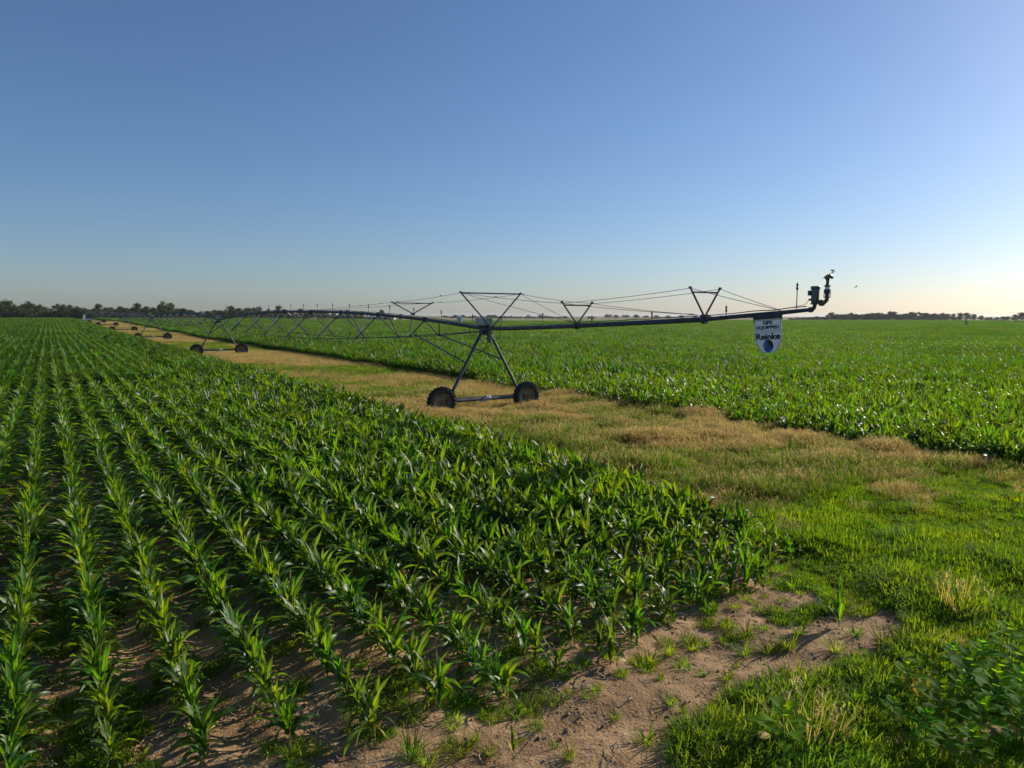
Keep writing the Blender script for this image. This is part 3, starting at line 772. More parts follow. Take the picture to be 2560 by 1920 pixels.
# --- spans
def arch(t): return 1-abs(1-2*t/SPAN)**2.4
def pz(t): return PIPE_Z+.04+.83*arch(t)
def bz(t): return PIPE_Z+.0-.92*arch(t)
def bw(t): return 1.78*arch(t)**.95
ts = np.linspace(.25, SPAN-.25, 40)
mb = MB(); mb.tube([(0, t, pz(t)) for t in ts], .084, 12)
for k in range(1, 9): t = NODE*k; mb.tube([(0, t-.05, pz(t-.05)), (0, t+.05, pz(t+.05))], .135, 12)
PIPE = mb.mesh('span_pipe', M_STEEL, True); autosmooth(PIPE)
mb = MB()
for sx in (-1,):
    pts = []
    for k in range(8*6+1):
        t = .3+k*(SPAN-.6)/48; pts.append((.03, t, pz(t)+.10+.03*abs(sin(k*1.31))))
    mb.tube(pts, .017, 5)
HOSE = mb.mesh('cable_run', M_BLACK, True)
RODS = []
for sx in (-1, 1):
    mb = MB(); nodes = [(sx*.12, .4, PIPE_Z-.08)]+[(sx*bw(NODE*k), NODE*k, bz(NODE*k)) for k in range(1, 9)]+[(sx*.12, SPAN-.4, PIPE_Z-.08)]
    mb.tube(nodes, .020, 6); RODS.append(mb.mesh('truss_rod', M_STEEL, True))
def brace(k):
    t = NODE*k; m = MB()
    for sx, o in ((-1, 1.4), (1, -1.4)):
        b = (sx*bw(t), t, bz(t)); m.tube([b, (sx*.05, t, pz(t)-.08)], .034, 6); m.tube([b, (sx*.05, t+o, pz(t+o)-.08)], .034, 6); m.box(b, (.08, .14, .08))
    return m.mesh('truss_brace', M_STEEL)
BR = [brace(k) for k in range(1, 9)]
def spr(h):
    m = MB(); m.tube([(0, 0, 0), (0, 0, h-.18)], .012, 6); m.cm = 1
    m.lathe((0, 0, h-.20), [(.014, 0), (.034, .06), (.036, .08), (.018, .10), (.018, .115), (.034, .14), (.032, .17), (.02, .19), (.012, .215)], 10); return m
SPR = {h: spr(h).mesh('sprinkler', [M_STEELD, M_PURPLE]) for h in (.50, .28, .68)}
for i in range(6):
    a, b = TL_[i], TL_[i+1]; d = b-a; L = d.length
    rz = math.atan2(-d.x, d.y); rx = math.atan2(d.z, math.hypot(d.x, d.y))
    sp = bpy.data.objects.new('span_pipe', PIPE); COL.objects.link(sp); sp.parent = root; sp.location = a; sp.rotation_euler = (rx, 0, rz); sp.scale = (1, L/SPAN, 1)
    for q in RODS: place('truss_rod', q, sp)
    for q in BR: place('truss_brace', q, sp)
    place('cable_run', HOSE, sp)
    for k in range(17):
        t = 1.1+2.95*k
        if i < 1: place('sprinkler', SPR[.50], sp, (0, t, pz(t)+.07))
# --- overhang with end gun, toward the camera (negative y)
OV = [(0, PIPE_Z+.0), (-.6, 3.72), (-3, 3.79), (-6.45, 3.93), (-9.5, 4.06), (-12.5, 4.20), (-14.0, 4.315), (-15.2, 4.40), (-16.0, 4.47)]
def oz(t): return float(np.interp(-t, [-q[0] for q in OV], [q[1] for q in OV]))
mb = MB(); tt = [-.3, -2, -4, -6.45]; mb.tube([(0, t, oz(t)) for t in tt], .082, 12)
mb.tube([(0, -6.45, oz(-6.45)), (0, -9.5, oz(-9.5)), (0, -12.5, oz(-12.5))], [.084, .082, .080], 12)
for t in (-6.45, -12.5): mb.tube([(0, t+.06, oz(t)), (0, t-.06, oz(t))], .135, 12)
mb.tube([(0, -12.55, oz(-12.55)), (0, -14, oz(-14)), (0, -15.2, oz(-15.2)), (0, -16, oz(-16))], [.064, .062, .060, .050], 12)
mb.tube([(0, -15.98, oz(-15.98)), (0, -16.03, oz(-16.03))], .07, 12); mb.tube([(0, -14.28, oz(-14.28)-.05), (0, -15.15, oz(-15.15)-.05)], .055, 8)
ov = mb.obj('overhang_pipe', M_STEEL, root, True)
mb = MB(); pts = []
for k in range(46):
    t = -.4-k*.345; pts.append((.02 if k % 7 < 3 else -.05, t, oz(t)+(.105 if t > -12.5 else .085)+(.025*abs(sin(k*.9)) if k % 7 else .0)))
mb.tube(pts, .014, 5)
mb.obj('cable_run', M_BLACK, ov, True)
for t, h in ((-1.3, .50), (-4.3, .50), (-7.3, .28), (-10.3, .28), (-13.3, .28), (-15.6, .68)): place('sprinkler', SPR[h], root, (0, t, oz(t)+.06))
# masts
def mast(t, z0, hw, zt, th, bar, m_, under=0):
    m = MB()
    for sx in (-1, 1):
        m.tube([(sx*.04, t, z0), (sx*hw, t, zt)], th, 6); m.box((sx*hw, t, zt), (th*2.4, th*2.4, th*2.2))
    f = bar; y = z0+(zt-z0)*f; m.tube([(-hw*f, t, y), (hw*f, t, y)], th*.85, 6)
    m.box((0, t, z0-.03), (.16, .2, .12)); return m.obj('cable_mast', m_, root)
mast(-.5, 3.80, 1.56, 5.30, .036, .985, M_STEELD)
mast(-6.45, 4.03, .72, 4.80, .032, .86, M_STEELD)
mast(-12.5, 4.32, .66, 5.14, .030, .84, M_STEELD)
mast(7.3, 4.42, 1.2, 5.00, .030, .93, M_STEEL)
def cable(a, b, sag=.0, r=.0085, knots=()):
    m = MB(); a = Vector(a); b = Vector(b); n = 9
    m.tube([a.lerp(b, k/(n-1))-Vector((0, 0, sag*4*(k/(n-1))*(1-k/(n-1)))) for k in range(n)], r, 5)
    for f in knots: c = a.lerp(b, f); d = (b-a).normalized()*.12; m.tube([c-d, c, c+d], [.008, .022, .008], 6)
    m.obj('cable', M_CABLE, root)
for sx in (-1, 1):
    cable((sx*1.56, -.5, 5.28), (sx*.72, -6.45, 4.76), .05, knots=(.05,)); cable((sx*1.56, -.5, 5.28), (sx*.03, -6.2, 4.07), .03, knots=(.97,))
    cable((sx*1.56, -.5, 5.28), (sx*1.2, 7.3, 4.99), .06, knots=(.25, .9)); cable((sx*1.2, 7.3, 4.99), (sx*.1, 24, 4.66), .03, knots=(.1, .3))
    cable((sx*.72, -6.45, 4.76), (sx*.66, -12.5, 5.12), .04); cable((sx*.72, -6.45, 4.76), (sx*.03, -12.2, 4.34), .04, knots=(.96,))
    cable((sx*.66, -12.5, 5.12), (sx*.03, -15.1, 4.46), .01)
# pale antenna box on the first span, hoses round the joint
m = MB(); m.box((0, 0, 0), (.07, .32, .28)); m.cm = 1; m.box((.05, 0, -.01), (.03, .26, .22)); o = m.obj('antenna_box', [M_PALEBOX, M_BOX], root); o.location = (-.06, 3.1-.9, 4.13); o.rotation_euler = (R(6), R(-10), R(10))
def loop(pts, r=.014): m = MB(); m.tube(pts, r, 6); m.obj('hose_loop', M_BLACK, root, True)
loop([(0, -1.2, 3.86), (-.05, -1.25, 3.5), (-.05, -1.1, 3.3), (-.05, -.85, 3.22), (-.04, -.55, 3.3), (0, -.35, 3.6)])
loop([(-.1, 1.2, 3.9), (-.12, 1.15, 3.5), (-.15, .9, 3.36), (-.2, .5, 3.5), (-.22, .2, 3.6)])
loop([(.1, -.1, 3.2), (.0, .1, 2.75), (-.35, .1, 2.62), (-.72, .05, 2.8)])
m = MB(); m.box((.13, -.1, 3.32), (.16, .10, .46)); m.cm = 1; m.tube([(.25, -.12, 3.5), (.25, -.12, 3.1)], .012, 6); m.obj('collector_box', [M_STEEL, M_WHITE], root)
# booster pump and end gun
def pump():
    t0, z0 = -16.0, oz(-16.0)
    m = MB()
    m.tube([(0, t0, z0), (0, t0-.06, z0+.01), (0, t0-.11, z0+.05), (0, t0-.13, z0+.11), (0, t0-.13, z0+.18)], [.055, .058, .052, .048, .05], 12)
    m.lathe((0, t0-.02, z0-.0), [(.065, -.05), (.072, -.04), (.072, .04), (.065, .05)], 14, 'X')
    for a in range(6): m.lathe((cos(a*1.05)*.085, t0-.13+sin(a*1.05)*.085, z0+.13), [(.014, 0), (.014, .05)], 6)
    m.lathe((0, t0-.13, z0+.145), [(.10, 0), (.105, .01), (.105, .035), (.06, .05)], 18)
    m.tube([(0, t0-.13, z0+.22), (0, t0-.24, z0+.20), (0, t0-.33, z0+.17)], [.045, .045, .055], 12)
    m.lathe((0, t0-.32, z0+.175), [(.07, -.05), (.082, -.04), (.082, .04), (.07, .05)], 16, 'X')
    m.tube([(0, t0-.32, z0+.17), (0, t0-.40, z0+.19), (0, t0-.455, z0+.24), (0, t0-.46, z0+.31)], [.055, .05, .05, .052], 12)
    p = m.obj('booster_pump', M_PUMP, root, True)
    m = MB(); zc = z0+.19
    m.lathe((0, t0-.13, zc), [(.085, 0), (.098, .02), (.10, .10), (.102, .33), (.115, .345), (.12, .37), (.118, .40), (.105, .415), (.03, .42)], 24)
    m.obj('motor', M_MOTOR, p, True)
    m = MB(); m.box((-.06, t0-.13+.115, zc+.24), (.10, .06, .13)); m.lathe((-.05, t0-.02, zc+.07), [(.028, -.02), (.028, .03)], 10, 'Y'); m.obj('terminal_box', M_PURPLE, p)
    m = MB(); m.tube([(-.04, t0+.42, z0+.10), (-.05, t0+.22, z0+.11), (-.05, t0+.08, z0+.16), (-.05, t0-.0, z0+.27)], .007, 5); m.obj('power_cord', M_BLACK, p, True)
    # gun
    tg, zg = t0-.46, z0+.31
    m = MB(); m.lathe((0, tg, zg), [(.05, 0), (.05, .09), (.064, .10), (.064, .18), (.05, .19)], 16)
    m.cm = 1; m.lathe((0, tg, zg+.195), [(.06, 0), (.06, .075)], 16); m.cm = 0
    m.lathe((0, tg, zg+.27), [(.058, 0), (.086, .012), (.088, .022), (.055, .045), (.04, .06), (.036, .12), (.045, .18), (.05, .24), (.03, .27)], 16)
    for a in range(8): m.tube([(cos(a*pi/4)*.078, tg+sin(a*pi/4)*.078, zg-.01), (cos(a*pi/4)*.078, tg+sin(a*pi/4)*.078, zg+.20)], .0055, 5)
    m.lathe((0, tg, zg-.005), [(.07, 0), (.082, .005), (.082, .015), (.07, .02)], 16); m.lathe((0, tg, zg+.18), [(.07, 0), (.085, .005), (.085, .018), (.07, .022)], 16)
    g = m.obj('end_gun', [M_PUMP, M_GLASSY], root, True)
    m = MB(); zb = zg+.52; rx = .0
    m.tube([(.0, tg+.07, zb-.04), (.0, tg-.0, zb), (.02, tg-.08, zb+.05)], [.035, .045, .04], 10)     # barrel
    m.tube([(.0, tg+.15, zb-.03), (.0, tg+.05, zb-.02)], [.006, .014], 6)
    m.box((.0, tg, zb-.0), (.09, .13, .09), Matrix.Rotation(R(-30), 3, 'X')); m.obj('barrel', M_BRASS, g, True)
    m = MB(); m.tube([(0, tg-.02, zb+.06), (0, tg-.12, zb+.10), (0, tg-.19, zb+.125)], .010, 6)
    m.tube([(0, tg-.10, zb+.07), (0, tg-.13, zb+.12), (0, tg-.12, zb+.15)], .010, 6)
    m.lathe((0, tg-.11, zb-.02), [(.03, -.03), (.038, -.02), (.038, .02), (.03, .03)], 12, 'X')
    m.tube([(0, tg-.07, zb+.175), (0, tg-.10, zb+.15), (0, tg-.14, zb+.15), (0, tg-.17, zb+.18)], [.010, .016, .016, .012], 6); m.obj('drive_arm', M_PURPLE, g)
pump()
# pivot point in the far distance
a = TL_[6]; m = MB()
for sx in (-1, 1):
    for sy in (-1, 1): m.tube([(a.x+sx*1.3, a.y+sy*1.3, a.z), (a.x+sx*.25, a.y+sy*.25, a.z+3.6)], .06, 6)
m.tube([(a.x, a.y, a.z), (a.x, a.y, a.z+4.1)], .10, 10); m.box((a.x, a.y, a.z+.15), (2.9, 2.9, .3)); pv = m.obj('pivot_stand', M_STEEL, root)
m = MB(); m.box((a.x-.6, a.y-1.5, a.z+1.6), (.9, .45, 2.6), Matrix.Rotation(R(9), 3, 'Y')); m.cm = 1; m.box((a.x+1.0, a.y-1.5, a.z+.9), (2.2, .7, .5)); m.obj('control_panel', [M_WHITE, M_PALEBOX], pv)

# ------------------------------------------------------------------ hanging sign
def text_mesh(txt, size, width, mt, bold=0.0, depth=.002):
    cu = bpy.data.curves.new('t', 'FONT'); cu.body = txt; cu.size = size; cu.align_x = 'CENTER'; cu.align_y = 'CENTER'; cu.extrude = depth
    ob = bpy.data.objects.new('t', cu); COL.objects.link(ob); bpy.context.view_layer.update()
    dg = bpy.context.evaluated_depsgraph_get(); me = bpy.data.meshes.new_from_object(ob.evaluated_get(dg)); bpy.data.objects.remove(ob)
    xs = [q.co.x for q in me.vertices]; k = width/(max(xs)-min(xs)); cx = (max(xs)+min(xs))/2
    ys = [q.co.y for q in me.vertices]; ky = size/(max(ys)-min(ys)); cy = (max(ys)+min(ys))/2
    for q in me.vertices: q.co.x = (q.co.x-cx)*k; q.co.y = (q.co.y-cy)*ky
    co = [tuple(q.co) for q in me.vertices]; fs = [tuple(q.vertices) for q in me.polygons]; m = MB()
    for j, (dx, dy) in enumerate(((0, 0), (-1, 0), (1, 0), (0, -.7), (0, .7), (-.7, .6), (.7, -.6))): m.add([(x+dx*bold, y+dy*bold, z+j*.00025) for x, y, z in co], fs)
    return m.mesh('lettering', mt)
def sign():
    # sign frame: local x to the reader's right (towards the camera end of the boom), z up, face -y
    mid = root.matrix_basis if False else None
    bx = lambda t: (TW[0][0]+sin(AZ)*-t, TW[0][1]+cos(AZ)*t)
    cx, cy = bx(-14.72)
    W, zt = .86, 4.215
    e = empty('hanging_sign', (cx, cy, zt), AZ-pi/2)
    # reader's right is boom -t ; boom local -y maps to +x with rotation AZ-90deg
    tag(e, 'white shield shaped company sign hanging under the end of the irrigation pipe', 'sign')
    e.rotation_euler = (0, R(-4.2), AZ-pi/2)
    h = W/2; T_ = .012
    out = [(-h, 0), (h, 0), (h, -.60), (h*.50, -.92), (-h*.50, -.92), (-h, -.60)]
    def slab(pts, y0, y1, m): n = len(pts); m.add([(x, y0, z) for x, z in pts]+[(x, y1, z) for x, z in pts], [tuple(range(n)), tuple(range(2*n-1, n-1, -1))]+[(i, i+n, (i+1) % n+n, (i+1) % n) for i in range(n)])
    m = MB(); slab(out, -T_/2, T_/2, m); m.obj('plate', M_SIGN, e)
    def line(a, b, w_, m):
        a = Vector((a[0], 0, a[1])); b = Vector((b[0], 0, b[1])); d = (b-a).normalized(); q = Vector((-d.z, 0, d.x))*w_/2
        c = [a-q, b-q, b+q, a+q]; slab([(v.x, v.z) for v in c], -T_/2-.003, -T_/2+.001, m)
    m = MB(); i_ = .012
    for A_ in ([(-h+i_, -.02), (h-i_, -.02), (h-i_, -.305), (-h+i_, -.305)], [(-h+i_, -.36), (h-i_, -.36), (h-i_, -.597), (h*.5-.006, -.908), (-h*.5+.006, -.908), (-h+i_, -.597)]):
        for k in range(len(A_)): line(A_[k], A_[(k+1) % len(A_)], .010, m)
    m.obj('border', M_INK, e)
    for txt, size, wd, z, b in (('GPS', .096, .29, -.092, .010), ('EQUIPPED', .096, .71, -.228, .009), ('Reinke', .160, .75, -.472, .0135)):
        me = text_mesh(txt, size, wd, M_INK, b)
        o = place('lettering', me, e, (0, -T_/2-.001, z), (pi/2, 0, 0))
    m = MB(); rr = .172; cz = -.73; n = 40
    slab([(rr*.97*cos(2*pi*k/n), cz+rr*sin(2*pi*k/n)) for k in range(n)], -T_/2-.002, -T_/2+.001, m); disc = m.obj('emblem', M_INK, e)
    # blue drop
    drop = [(-.01, .165), (-.005, .11), (.0, .06), (.03, .02), (.075, -.015), (.115, -.06), (.120, -.10), (.10, -.13), (.06, -.155), (.02, -.168), (-.02, -.165), (-.05, -.15), (-.08, -.10), (-.09, -.04), (-.085, .03), (-.07, .09), (-.045, .14)]
    m = MB(); slab([(x*1.0, cz+z) for x, z in drop][::-1], -T_/2-.0045, -T_/2-.001, m); m.obj('drop', M_BLUE, disc)
    m = MB()
    for zz in (.09, .05, .01, -.03, -.07, -.11): 
        x0 = -sqrt(max(0, rr*rr-zz*zz))*.96; x1 = -.092 if zz < .06 else -.075
        if x1 > x0: line((x0, cz+zz), (x1, cz+zz), .006, m)
    line((-.125, cz+.10), (-.125, cz-.11), .006, m)
    o = m.obj('grid_lines', M_SIGN, disc); o.location.y = -.0015
    m = MB(); slab([(.155+.008*cos(k), cz-.155+.008*sin(k)) for k in np.linspace(0, 6.283, 9)[:-1]], -T_/2-.003, -T_/2+.001, m); m.obj('mark', M_INK, e)
    m = MB(); m.box((0, 0, .028), (W+.02, .05, .05)); m.tube([(-h, 0, .05), (-h, 0, .14)], .018, 6); m.tube([(h, 0, .05), (h, 0, .14)], .018, 6)
    m.box((-h-.015, 0, .0), (.02, .04, .12)); m.box((h+.015, 0, .02), (.02, .04, .12)); m.obj('hanger_rail', M_STEEL, e)
sign()

# ------------------------------------------------------------------ bird
def bird():
    m = MB(); m.lathe((0, 0, 0), [(.004, -.09), (.02, -.06), (.032, -.01), (.028, .04), (.015, .07), (.004, .095)], 10, 'X')
    m.add([(.03, .02, .01), (-.03, .02, .01), (-.05, .14, .05), (.0, .20, .04), (.02, .10, .05)], [(0, 1, 2, 3, 4)]); m.add([(.03, -.02, .01), (-.03, -.02, .01), (-.05, -.14, .05), (.0, -.20, .04), (.02, -.10, .05)], [(4, 3, 2, 1, 0)])
    m.add([(-.07, .01, 0), (-.07, -.01, 0), (-.13, -.02, .0), (-.13, .02, 0)], [(0, 1, 2, 3)])
    o = m.obj('bird', M_BIRD, None, True); o.location = (21.6, 45, 6.15); o.rotation_euler = (R(20), R(15), R(200)); tag(o, 'small dark bird flying beyond the end gun', 'bird')
bird()

# ------------------------------------------------------------------ trees
def tree_variant(seed, spread, tall, low=False):
    r = random.Random(seed); tr = MB(); cr = MB(); H = 1.0
    tr.tube([(0, 0, -.03), (.01, 0, .15), (.0, .01, .45), (.02, 0, .7)], [.035, .028, .018, .006], 7)
    lobes = []
    for k in range(6):
        a = r.uniform(0, 6.3); z0 = r.uniform(.16, .5); q = (cos(a)*spread*.35, sin(a)*spread*.35, z0+r.uniform(.15, .3)); tr.tube([(0, 0, z0), q], [.014, .004], 5)
    nl = 30
    for k in range(nl):
        a = r.uniform(0, 6.3); z = (.10 if low else .20)+(.74 if low else .64)*r.random()
        prof = (1-.75*z*z) if low else sin(pi*min(1, max(.05, (z+.25)/1.25)))**.7
        rad = spread*.42*sqrt(r.random())*prof
        s = r.uniform(.11, .19)*(1.1 if z < .6 else .9)
        lobes.append((cos(a)*rad, sin(a)*rad, min(z, .96-s*.8), s))
    for x, y, z, s in lobes:
        for q in range(95):
            u, v = r.uniform(-1, 1), r.uniform(0, 6.3); rr = s*(r.random()**.4)*r.uniform(.8, 1.15)
            c = np.array([x+rr*sqrt(1-u*u)*cos(v)*1.15, y+rr*sqrt(1-u*u)*sin(v)*1.15, z+rr*u*.8])
            if c[2] < .015: continue
            n1 = np.array([r.gauss(0, 1), r.gauss(0, 1), r.gauss(0, 1)]); n1 /= np.linalg.norm(n1); n2 = np.cross(n1, [r.gauss(0, 1), r.gauss(0, 1), r.gauss(0, 1)]); n2 /= np.linalg.norm(n2)
            d = r.uniform(.016, .032); cr.add([c-n1*d, c+n2*d*.7, c+n1*d, c-n2*d*.7], [(0, 1, 2, 3)])
    return tr.mesh('trunk', M_BARK), cr
tv = []
for i in range(8):
    tr, cr = tree_variant(1000+i, (.75, .95, .65, 1.0, .85, .8, 1.1, .9)[i], 1, low=(i != 3))
    tv.append((tr, cr.mesh('crown', M_TREE), cr.mesh('crown', M_TREEB)))
def ordw(n):
    ones = ['', 'first', 'second', 'third', 'fourth', 'fifth', 'sixth', 'seventh', 'eighth', 'ninth', 'tenth', 'eleventh', 'twelfth', 'thirteenth', 'fourteenth', 'fifteenth', 'sixteenth', 'seventeenth', 'eighteenth', 'nineteenth', 'twentieth']
    tens = {2: 'twenty', 3: 'thirty', 4: 'forty', 5: 'fifty', 6: 'sixty', 7: 'seventy', 8: 'eighty'}
    if n <= 20: return ones[n]
    if n % 10 == 0: return tens[n//10][:-1]+'ieth'
    return tens[n//10]+' '+ones[n % 10]
def hz(px): return H0+.0018*(px-1280)
cnt = {}
def tree(px, ytop, halfw, Y, line, dark=False, kind=None):
    n = cnt[line] = cnt.get(line, 0)+1
    x = (px-1280)/F*Y; g = Z(x, Y); zt = CAM_H+(hz(px)-ytop)*Y/F; h = zt-g
    i = (n*3+int(px)) % 8; tr, ca, cb = tv[i]
    e = empty('tree', (x, Y, g), px*.37)
    hwm = max(halfw/F*Y*.95, h*.38); k = min(hwm/(h*.5), 2.1 if Y < 1000 else 3)
    e.scale = (h*1.04*k, h*1.04*k, h*1.06)
    place('trunk', tr, e); place('crown', cb if dark else ca, e)
    shape = 'tall' if h > 13 else ('medium' if h > 8 else 'low')
    tag(e, f'{shape} {"dark" if dark else "olive green"} leafy tree, {ordw(n)} from the left in the {line}', 'tree', f'trees of the {line}')
L3 = [(-20, 185, 60), (30, 180, 60), (92, 170, 75), (160, 205, 45), (230, 200, 45), (295, 180, 60), (350, 205, 50), (400, 225, 55), (455, 245, 60), (515, 202, 50), (580, 208, 60), (640, 212, 60), (705, 224, 50), (765, 236, 45), (820, 238, 40), (872, 200, 50), (930, 232, 40), (980, 230, 50), (1055, 222, 50), (1105, 236, 45),
      (1145, 232, 40), (1205, 192, 48), (1285, 222, 48), (1345, 232, 45), (1400, 205, 45), (1445, 178, 60), (1500, 202, 45), (1560, 240, 45), (1610, 238, 50), (1670, 252, 45), (1740, 268, 45), (1800, 264, 40), (1865, 255, 42), (1945, 250, 42), (2010, 218, 42), (2075, 238, 42), (2150, 236, 42)]
L3 = [q for a0, b0 in zip(L3, L3[1:]+[L3[-1]]) for q in ([a0]+([((a0[0]+b0[0])/2, max(a0[1], b0[1])+16, a0[2])] if b0[0]-a0[0] > 38 else []))]
for k, (x, y, hw) in enumerate(L3): tree(x/3.456, 700+y/3.456, hw/3.456*1.25, 468+(k*37 % 23), 'left treeline')
L4 = [(80, 196, 36), (150, 188, 45), (215, 196, 35), (275, 150, 48), (335, 172, 42), (400, 180, 40), (450, 172, 40), (505, 155, 48), (560, 195, 38), (612, 178, 40), (685, 150, 46), (735, 178, 35), (800, 202, 40), (875, 174, 42), (945, 195, 40), (1030, 190, 45), (1095, 200, 38), (1160, 215, 35), (1215, 220, 35), (1275, 186, 36), (1340, 196, 36), (1400, 198, 40), (1490, 225, 32), (1572, 181, 34), (1640, 222, 28), (1735, 222, 24)]
L4 = [q for a0, b0 in zip(L4, L4[1:]+[L4[-1]]) for q in ([a0]+([((a0[0]+b0[0])/2, max(a0[1], b0[1])+16, a0[2])] if b0[0]-a0[0] > 42 and b0[0] < 1500 else []))]
for k, (x, y, hw) in enumerate(L4): tree(500+x/3.456, 720+y/3.456, hw/3.456*1.25, 490+k*3, 'middle treeline')
L8 = [(785, 105, 24), (832, 114, 22), (872, 98, 24), (912, 104, 24), (950, 98, 24), (1010, 112, 20), (1058, 106, 24), (1120, 112, 20), (1180, 98, 24), (1235, 98, 24), (1282, 110, 20), (1330, 110, 24), (1390, 108, 22), (1430, 115, 22), (1480, 114, 24), (1555, 100, 24), (1605, 116, 20), (1660, 98, 26), (1705, 110, 22), (1760, 112, 26), (1820, 116, 24), (1885, 110, 24), (2110, 112, 24), (2150, 116, 20)]
L8 = [q for a0, b0 in zip(L8, L8[1:]+[L8[-1]]) for q in ([a0]+([((a0[0]+b0[0])/2, max(a0[1], b0[1])+4, a0[2])] if 10 < b0[0]-a0[0] < 90 else []))]
for k, (x, y, hw) in enumerate(L8): tree(900+x/3.687, 760+y/3.687, hw/3.687*1.5, 1150+(k*31 % 60), 'far centre treeline', True)
L9 = [(1520, 786.5), (1540, 788.5), (1562, 788), (1590, 787.5), (1612, 790), (1640, 789), (1668, 790), (1700, 789.5), (1735, 790), (1770, 789.5), (1800, 790), (1858, 790), (1880, 788.5), (1905, 790), (1930, 790)]
for k, (x, y) in enumerate(L9): tree(x, y-1.5, 14, 1450+(k*31 % 60), 'faint horizon treeline', True)
L5 = [(60, 202, 28), (115, 197, 28), (170, 196, 28), (230, 192, 30), (285, 186, 28), (335, 190, 26), (385, 172, 24), (425, 150, 38), (485, 164, 34), (540, 166, 32), (592, 152, 34), (650, 164, 32), (710, 166, 32), (760, 158, 34), (810, 152, 34), (860, 150, 34), (910, 160, 32), (962, 139, 34), (1000, 142, 32), (1055, 166, 32), (1105, 158, 32), (1160, 144, 36), (1230, 147, 36), (1300, 151, 36), (1370, 158, 34), (1430, 155, 34), (1490, 162, 32), (1535, 160, 24), (1600, 152, 30), (1665, 152, 36), (1725, 164, 30), (1800, 180, 24), (1850, 196, 22), (1890, 192, 22), (1945, 194, 24), (2000, 188, 30), (2050, 185, 28), (2105, 168, 30), (2165, 148, 38), (2215, 158, 34)]
L5 = [q for a0, b0 in zip(L5, L5[1:]+[L5[-1]]) for q in ([a0]+([((a0[0]+b0[0])/2, max(a0[1], b0[1])+5, a0[2])] if b0[0]-a0[0] > 45 and b0[0] < 1560 else []))]
for k, (x, y, hw) in enumerate(L5): tree(1960+x/3.687, 740+y/3.687-.4, hw/3.687*1.5, 765+(k*31 % 40), 'right treeline', not 1590 < x < 1750)

# ------------------------------------------------------------------ far buildings and small things
def house(name, px0, px1, ytop, Y, depth, label, wallm, roofm, hwall):
    x0, x1 = (px0-1280)/F*Y, (px1-1280)/F*Y; cx = (x0+x1)/2; W = x1-x0; g = Z(cx, Y); top = CAM_H+(hz(px0)-ytop)*Y/F-g
    e = empty(name, (cx, Y, g)); tag(e, label, 'building')
    m = MB(); m.box((0, 0, hwall/2), (W, depth, hwall)); m.obj('wall', wallm, e)
    m = MB(); m.add([(-W/2-.4, -depth/2-.4, hwall), (W/2+.4, -depth/2-.4, hwall), (W/2+.4, 0, top), (-W/2-.4, 0, top), (-W/2-.4, depth/2+.4, hwall), (W/2+.4, depth/2+.4, hwall)], [(0, 1, 2, 3), (3, 2, 5, 4), (0, 3, 4), (1, 5, 2), (0, 4, 5, 1)]); m.obj('roof', roofm, e)
    m = MB(); m.box((W*.2, -depth/2-.03, hwall*.4), (W*.12, .06, hwall*.8)); m.obj('door', M_DARK, e)
    for k in range(3): m = MB(); m.box((-W*.38+k*W*.17, -depth/2-.03, hwall*.6), (W*.06, .06, hwall*.3)); m.obj('window', M_DARK, e)
house('barn', 919, 988, 790, 575, 10, 'long low grey roofed farm building behind the middle treeline gap', M_WALL, M_ROOF, 2.6)
house('farmhouse', 2379, 2394, 793, 800, 8, 'small white farm building in the gap of the right treeline', M_WHITE, M_ROOF, 2.6)
house('shed', 1968, 1980, 797, 900, 6, 'tiny pale shed low on the horizon beyond the sign', M_WHITE, M_ROOF, 2.2)
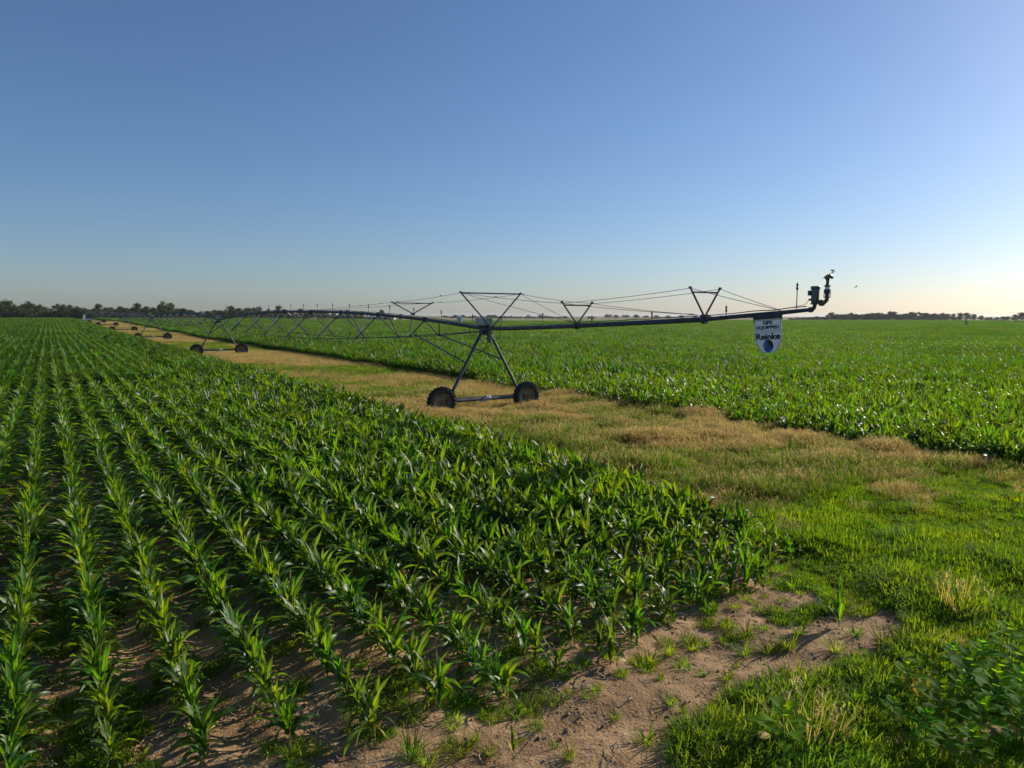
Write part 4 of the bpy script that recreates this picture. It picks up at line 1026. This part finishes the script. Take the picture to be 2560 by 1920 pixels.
def valve():
    x, y = (2411-1280)/F*292, 292.0; g = Z(x, y); e = empty('standpipe', (x, y, g)); tag(e, 'dark upright standpipe with cross handle in the corn gap', 'standpipe')
    m = MB(); m.tube([(0, 0, 0), (0, 0, 2.6)], .28, 8); m.obj('pipe', M_BARK, e); m = MB(); m.tube([(-.7, 0, 2.3), (.7, 0, 2.3)], .12, 6); m.box((0, 0, 1.2), (.9, .6, .6)); m.obj('handle', M_BARK, e)
    x = (2546-1280)/F*292; g = Z(x, y); e = empty('pump_box', (x, y, g)); tag(e, 'dark box with white lid in the corn gap near the right edge', 'pump box')
    m = MB(); m.box((0, 0, .75), (2.2, 1.2, .8)); m.tube([(-.8, 0, 0), (-.8, 0, .4)], .12, 6); m.tube([(.8, 0, 0), (.8, 0, .4)], .12, 6); m.obj('body', M_DARK, e)
    m = MB(); m.box((.35, -.62, 1.12), (1.3, .1, .25)); m.box((.2, 0, 1.2), (1.6, 1.2, .08)); m.obj('lid', M_WHITE, e)
valve()
def farline(px0, px1, y0, y1, Y, label):
    x0, x1 = (px0-1280)/F*Y, (px1-1280)/F*Y; g = Z((x0+x1)/2, Y); e = empty('distant_irrigation_pipe', (x0, Y, g)); tag(e, label, 'irrigation machine')
    za = CAM_H+(hz(px0)-y0)*Y/F-g; zb = CAM_H+(hz(px1)-y1)*Y/F-g
    m = MB(); m.tube([(k/12*(x1-x0), 0, za+(zb-za)*k/12+.5*abs(sin(k*pi/4))) for k in range(13)], .13, 6); m.obj('pipe', M_PUMP, e)
    for k in (0, 4, 8, 12):
        q = k/12*(x1-x0); zz = za+(zb-za)*k/12; m = MB(); m.tube([(q-.9, 0, .1), (q, 0, zz), (q+.9, 0, .1)], .09, 5); m.obj('support', M_PUMP, e)
farline(2200, 2380, 795.2, 798, 700, 'thin dark irrigation pipe in front of the dark right trees')
farline(2478, 2640, 803, 805, 430, 'thin dark irrigation pipe crossing the corn near the right edge')

# ------------------------------------------------------------------ haze
HAZE = 0.00006
if HAZE:
    m = bpy.data.materials.new('haze'); m.use_nodes = True; n = m.node_tree.nodes; n.remove(n['Principled BSDF'])
    pv_ = n.new('ShaderNodeVolumePrincipled'); pv_.inputs['Density'].default_value = HAZE; pv_.inputs['Color'].default_value = (.82, .88, 1, 1); pv_.inputs['Anisotropy'].default_value = .3
    m.node_tree.links.new(pv_.outputs[0], n['Material Output'].inputs['Volume'])
    mb = MB(); mb.box((0, 4400, 11), (11000, 10000, 26)); o = mb.obj('haze', m); tag(o, kind='stuff')
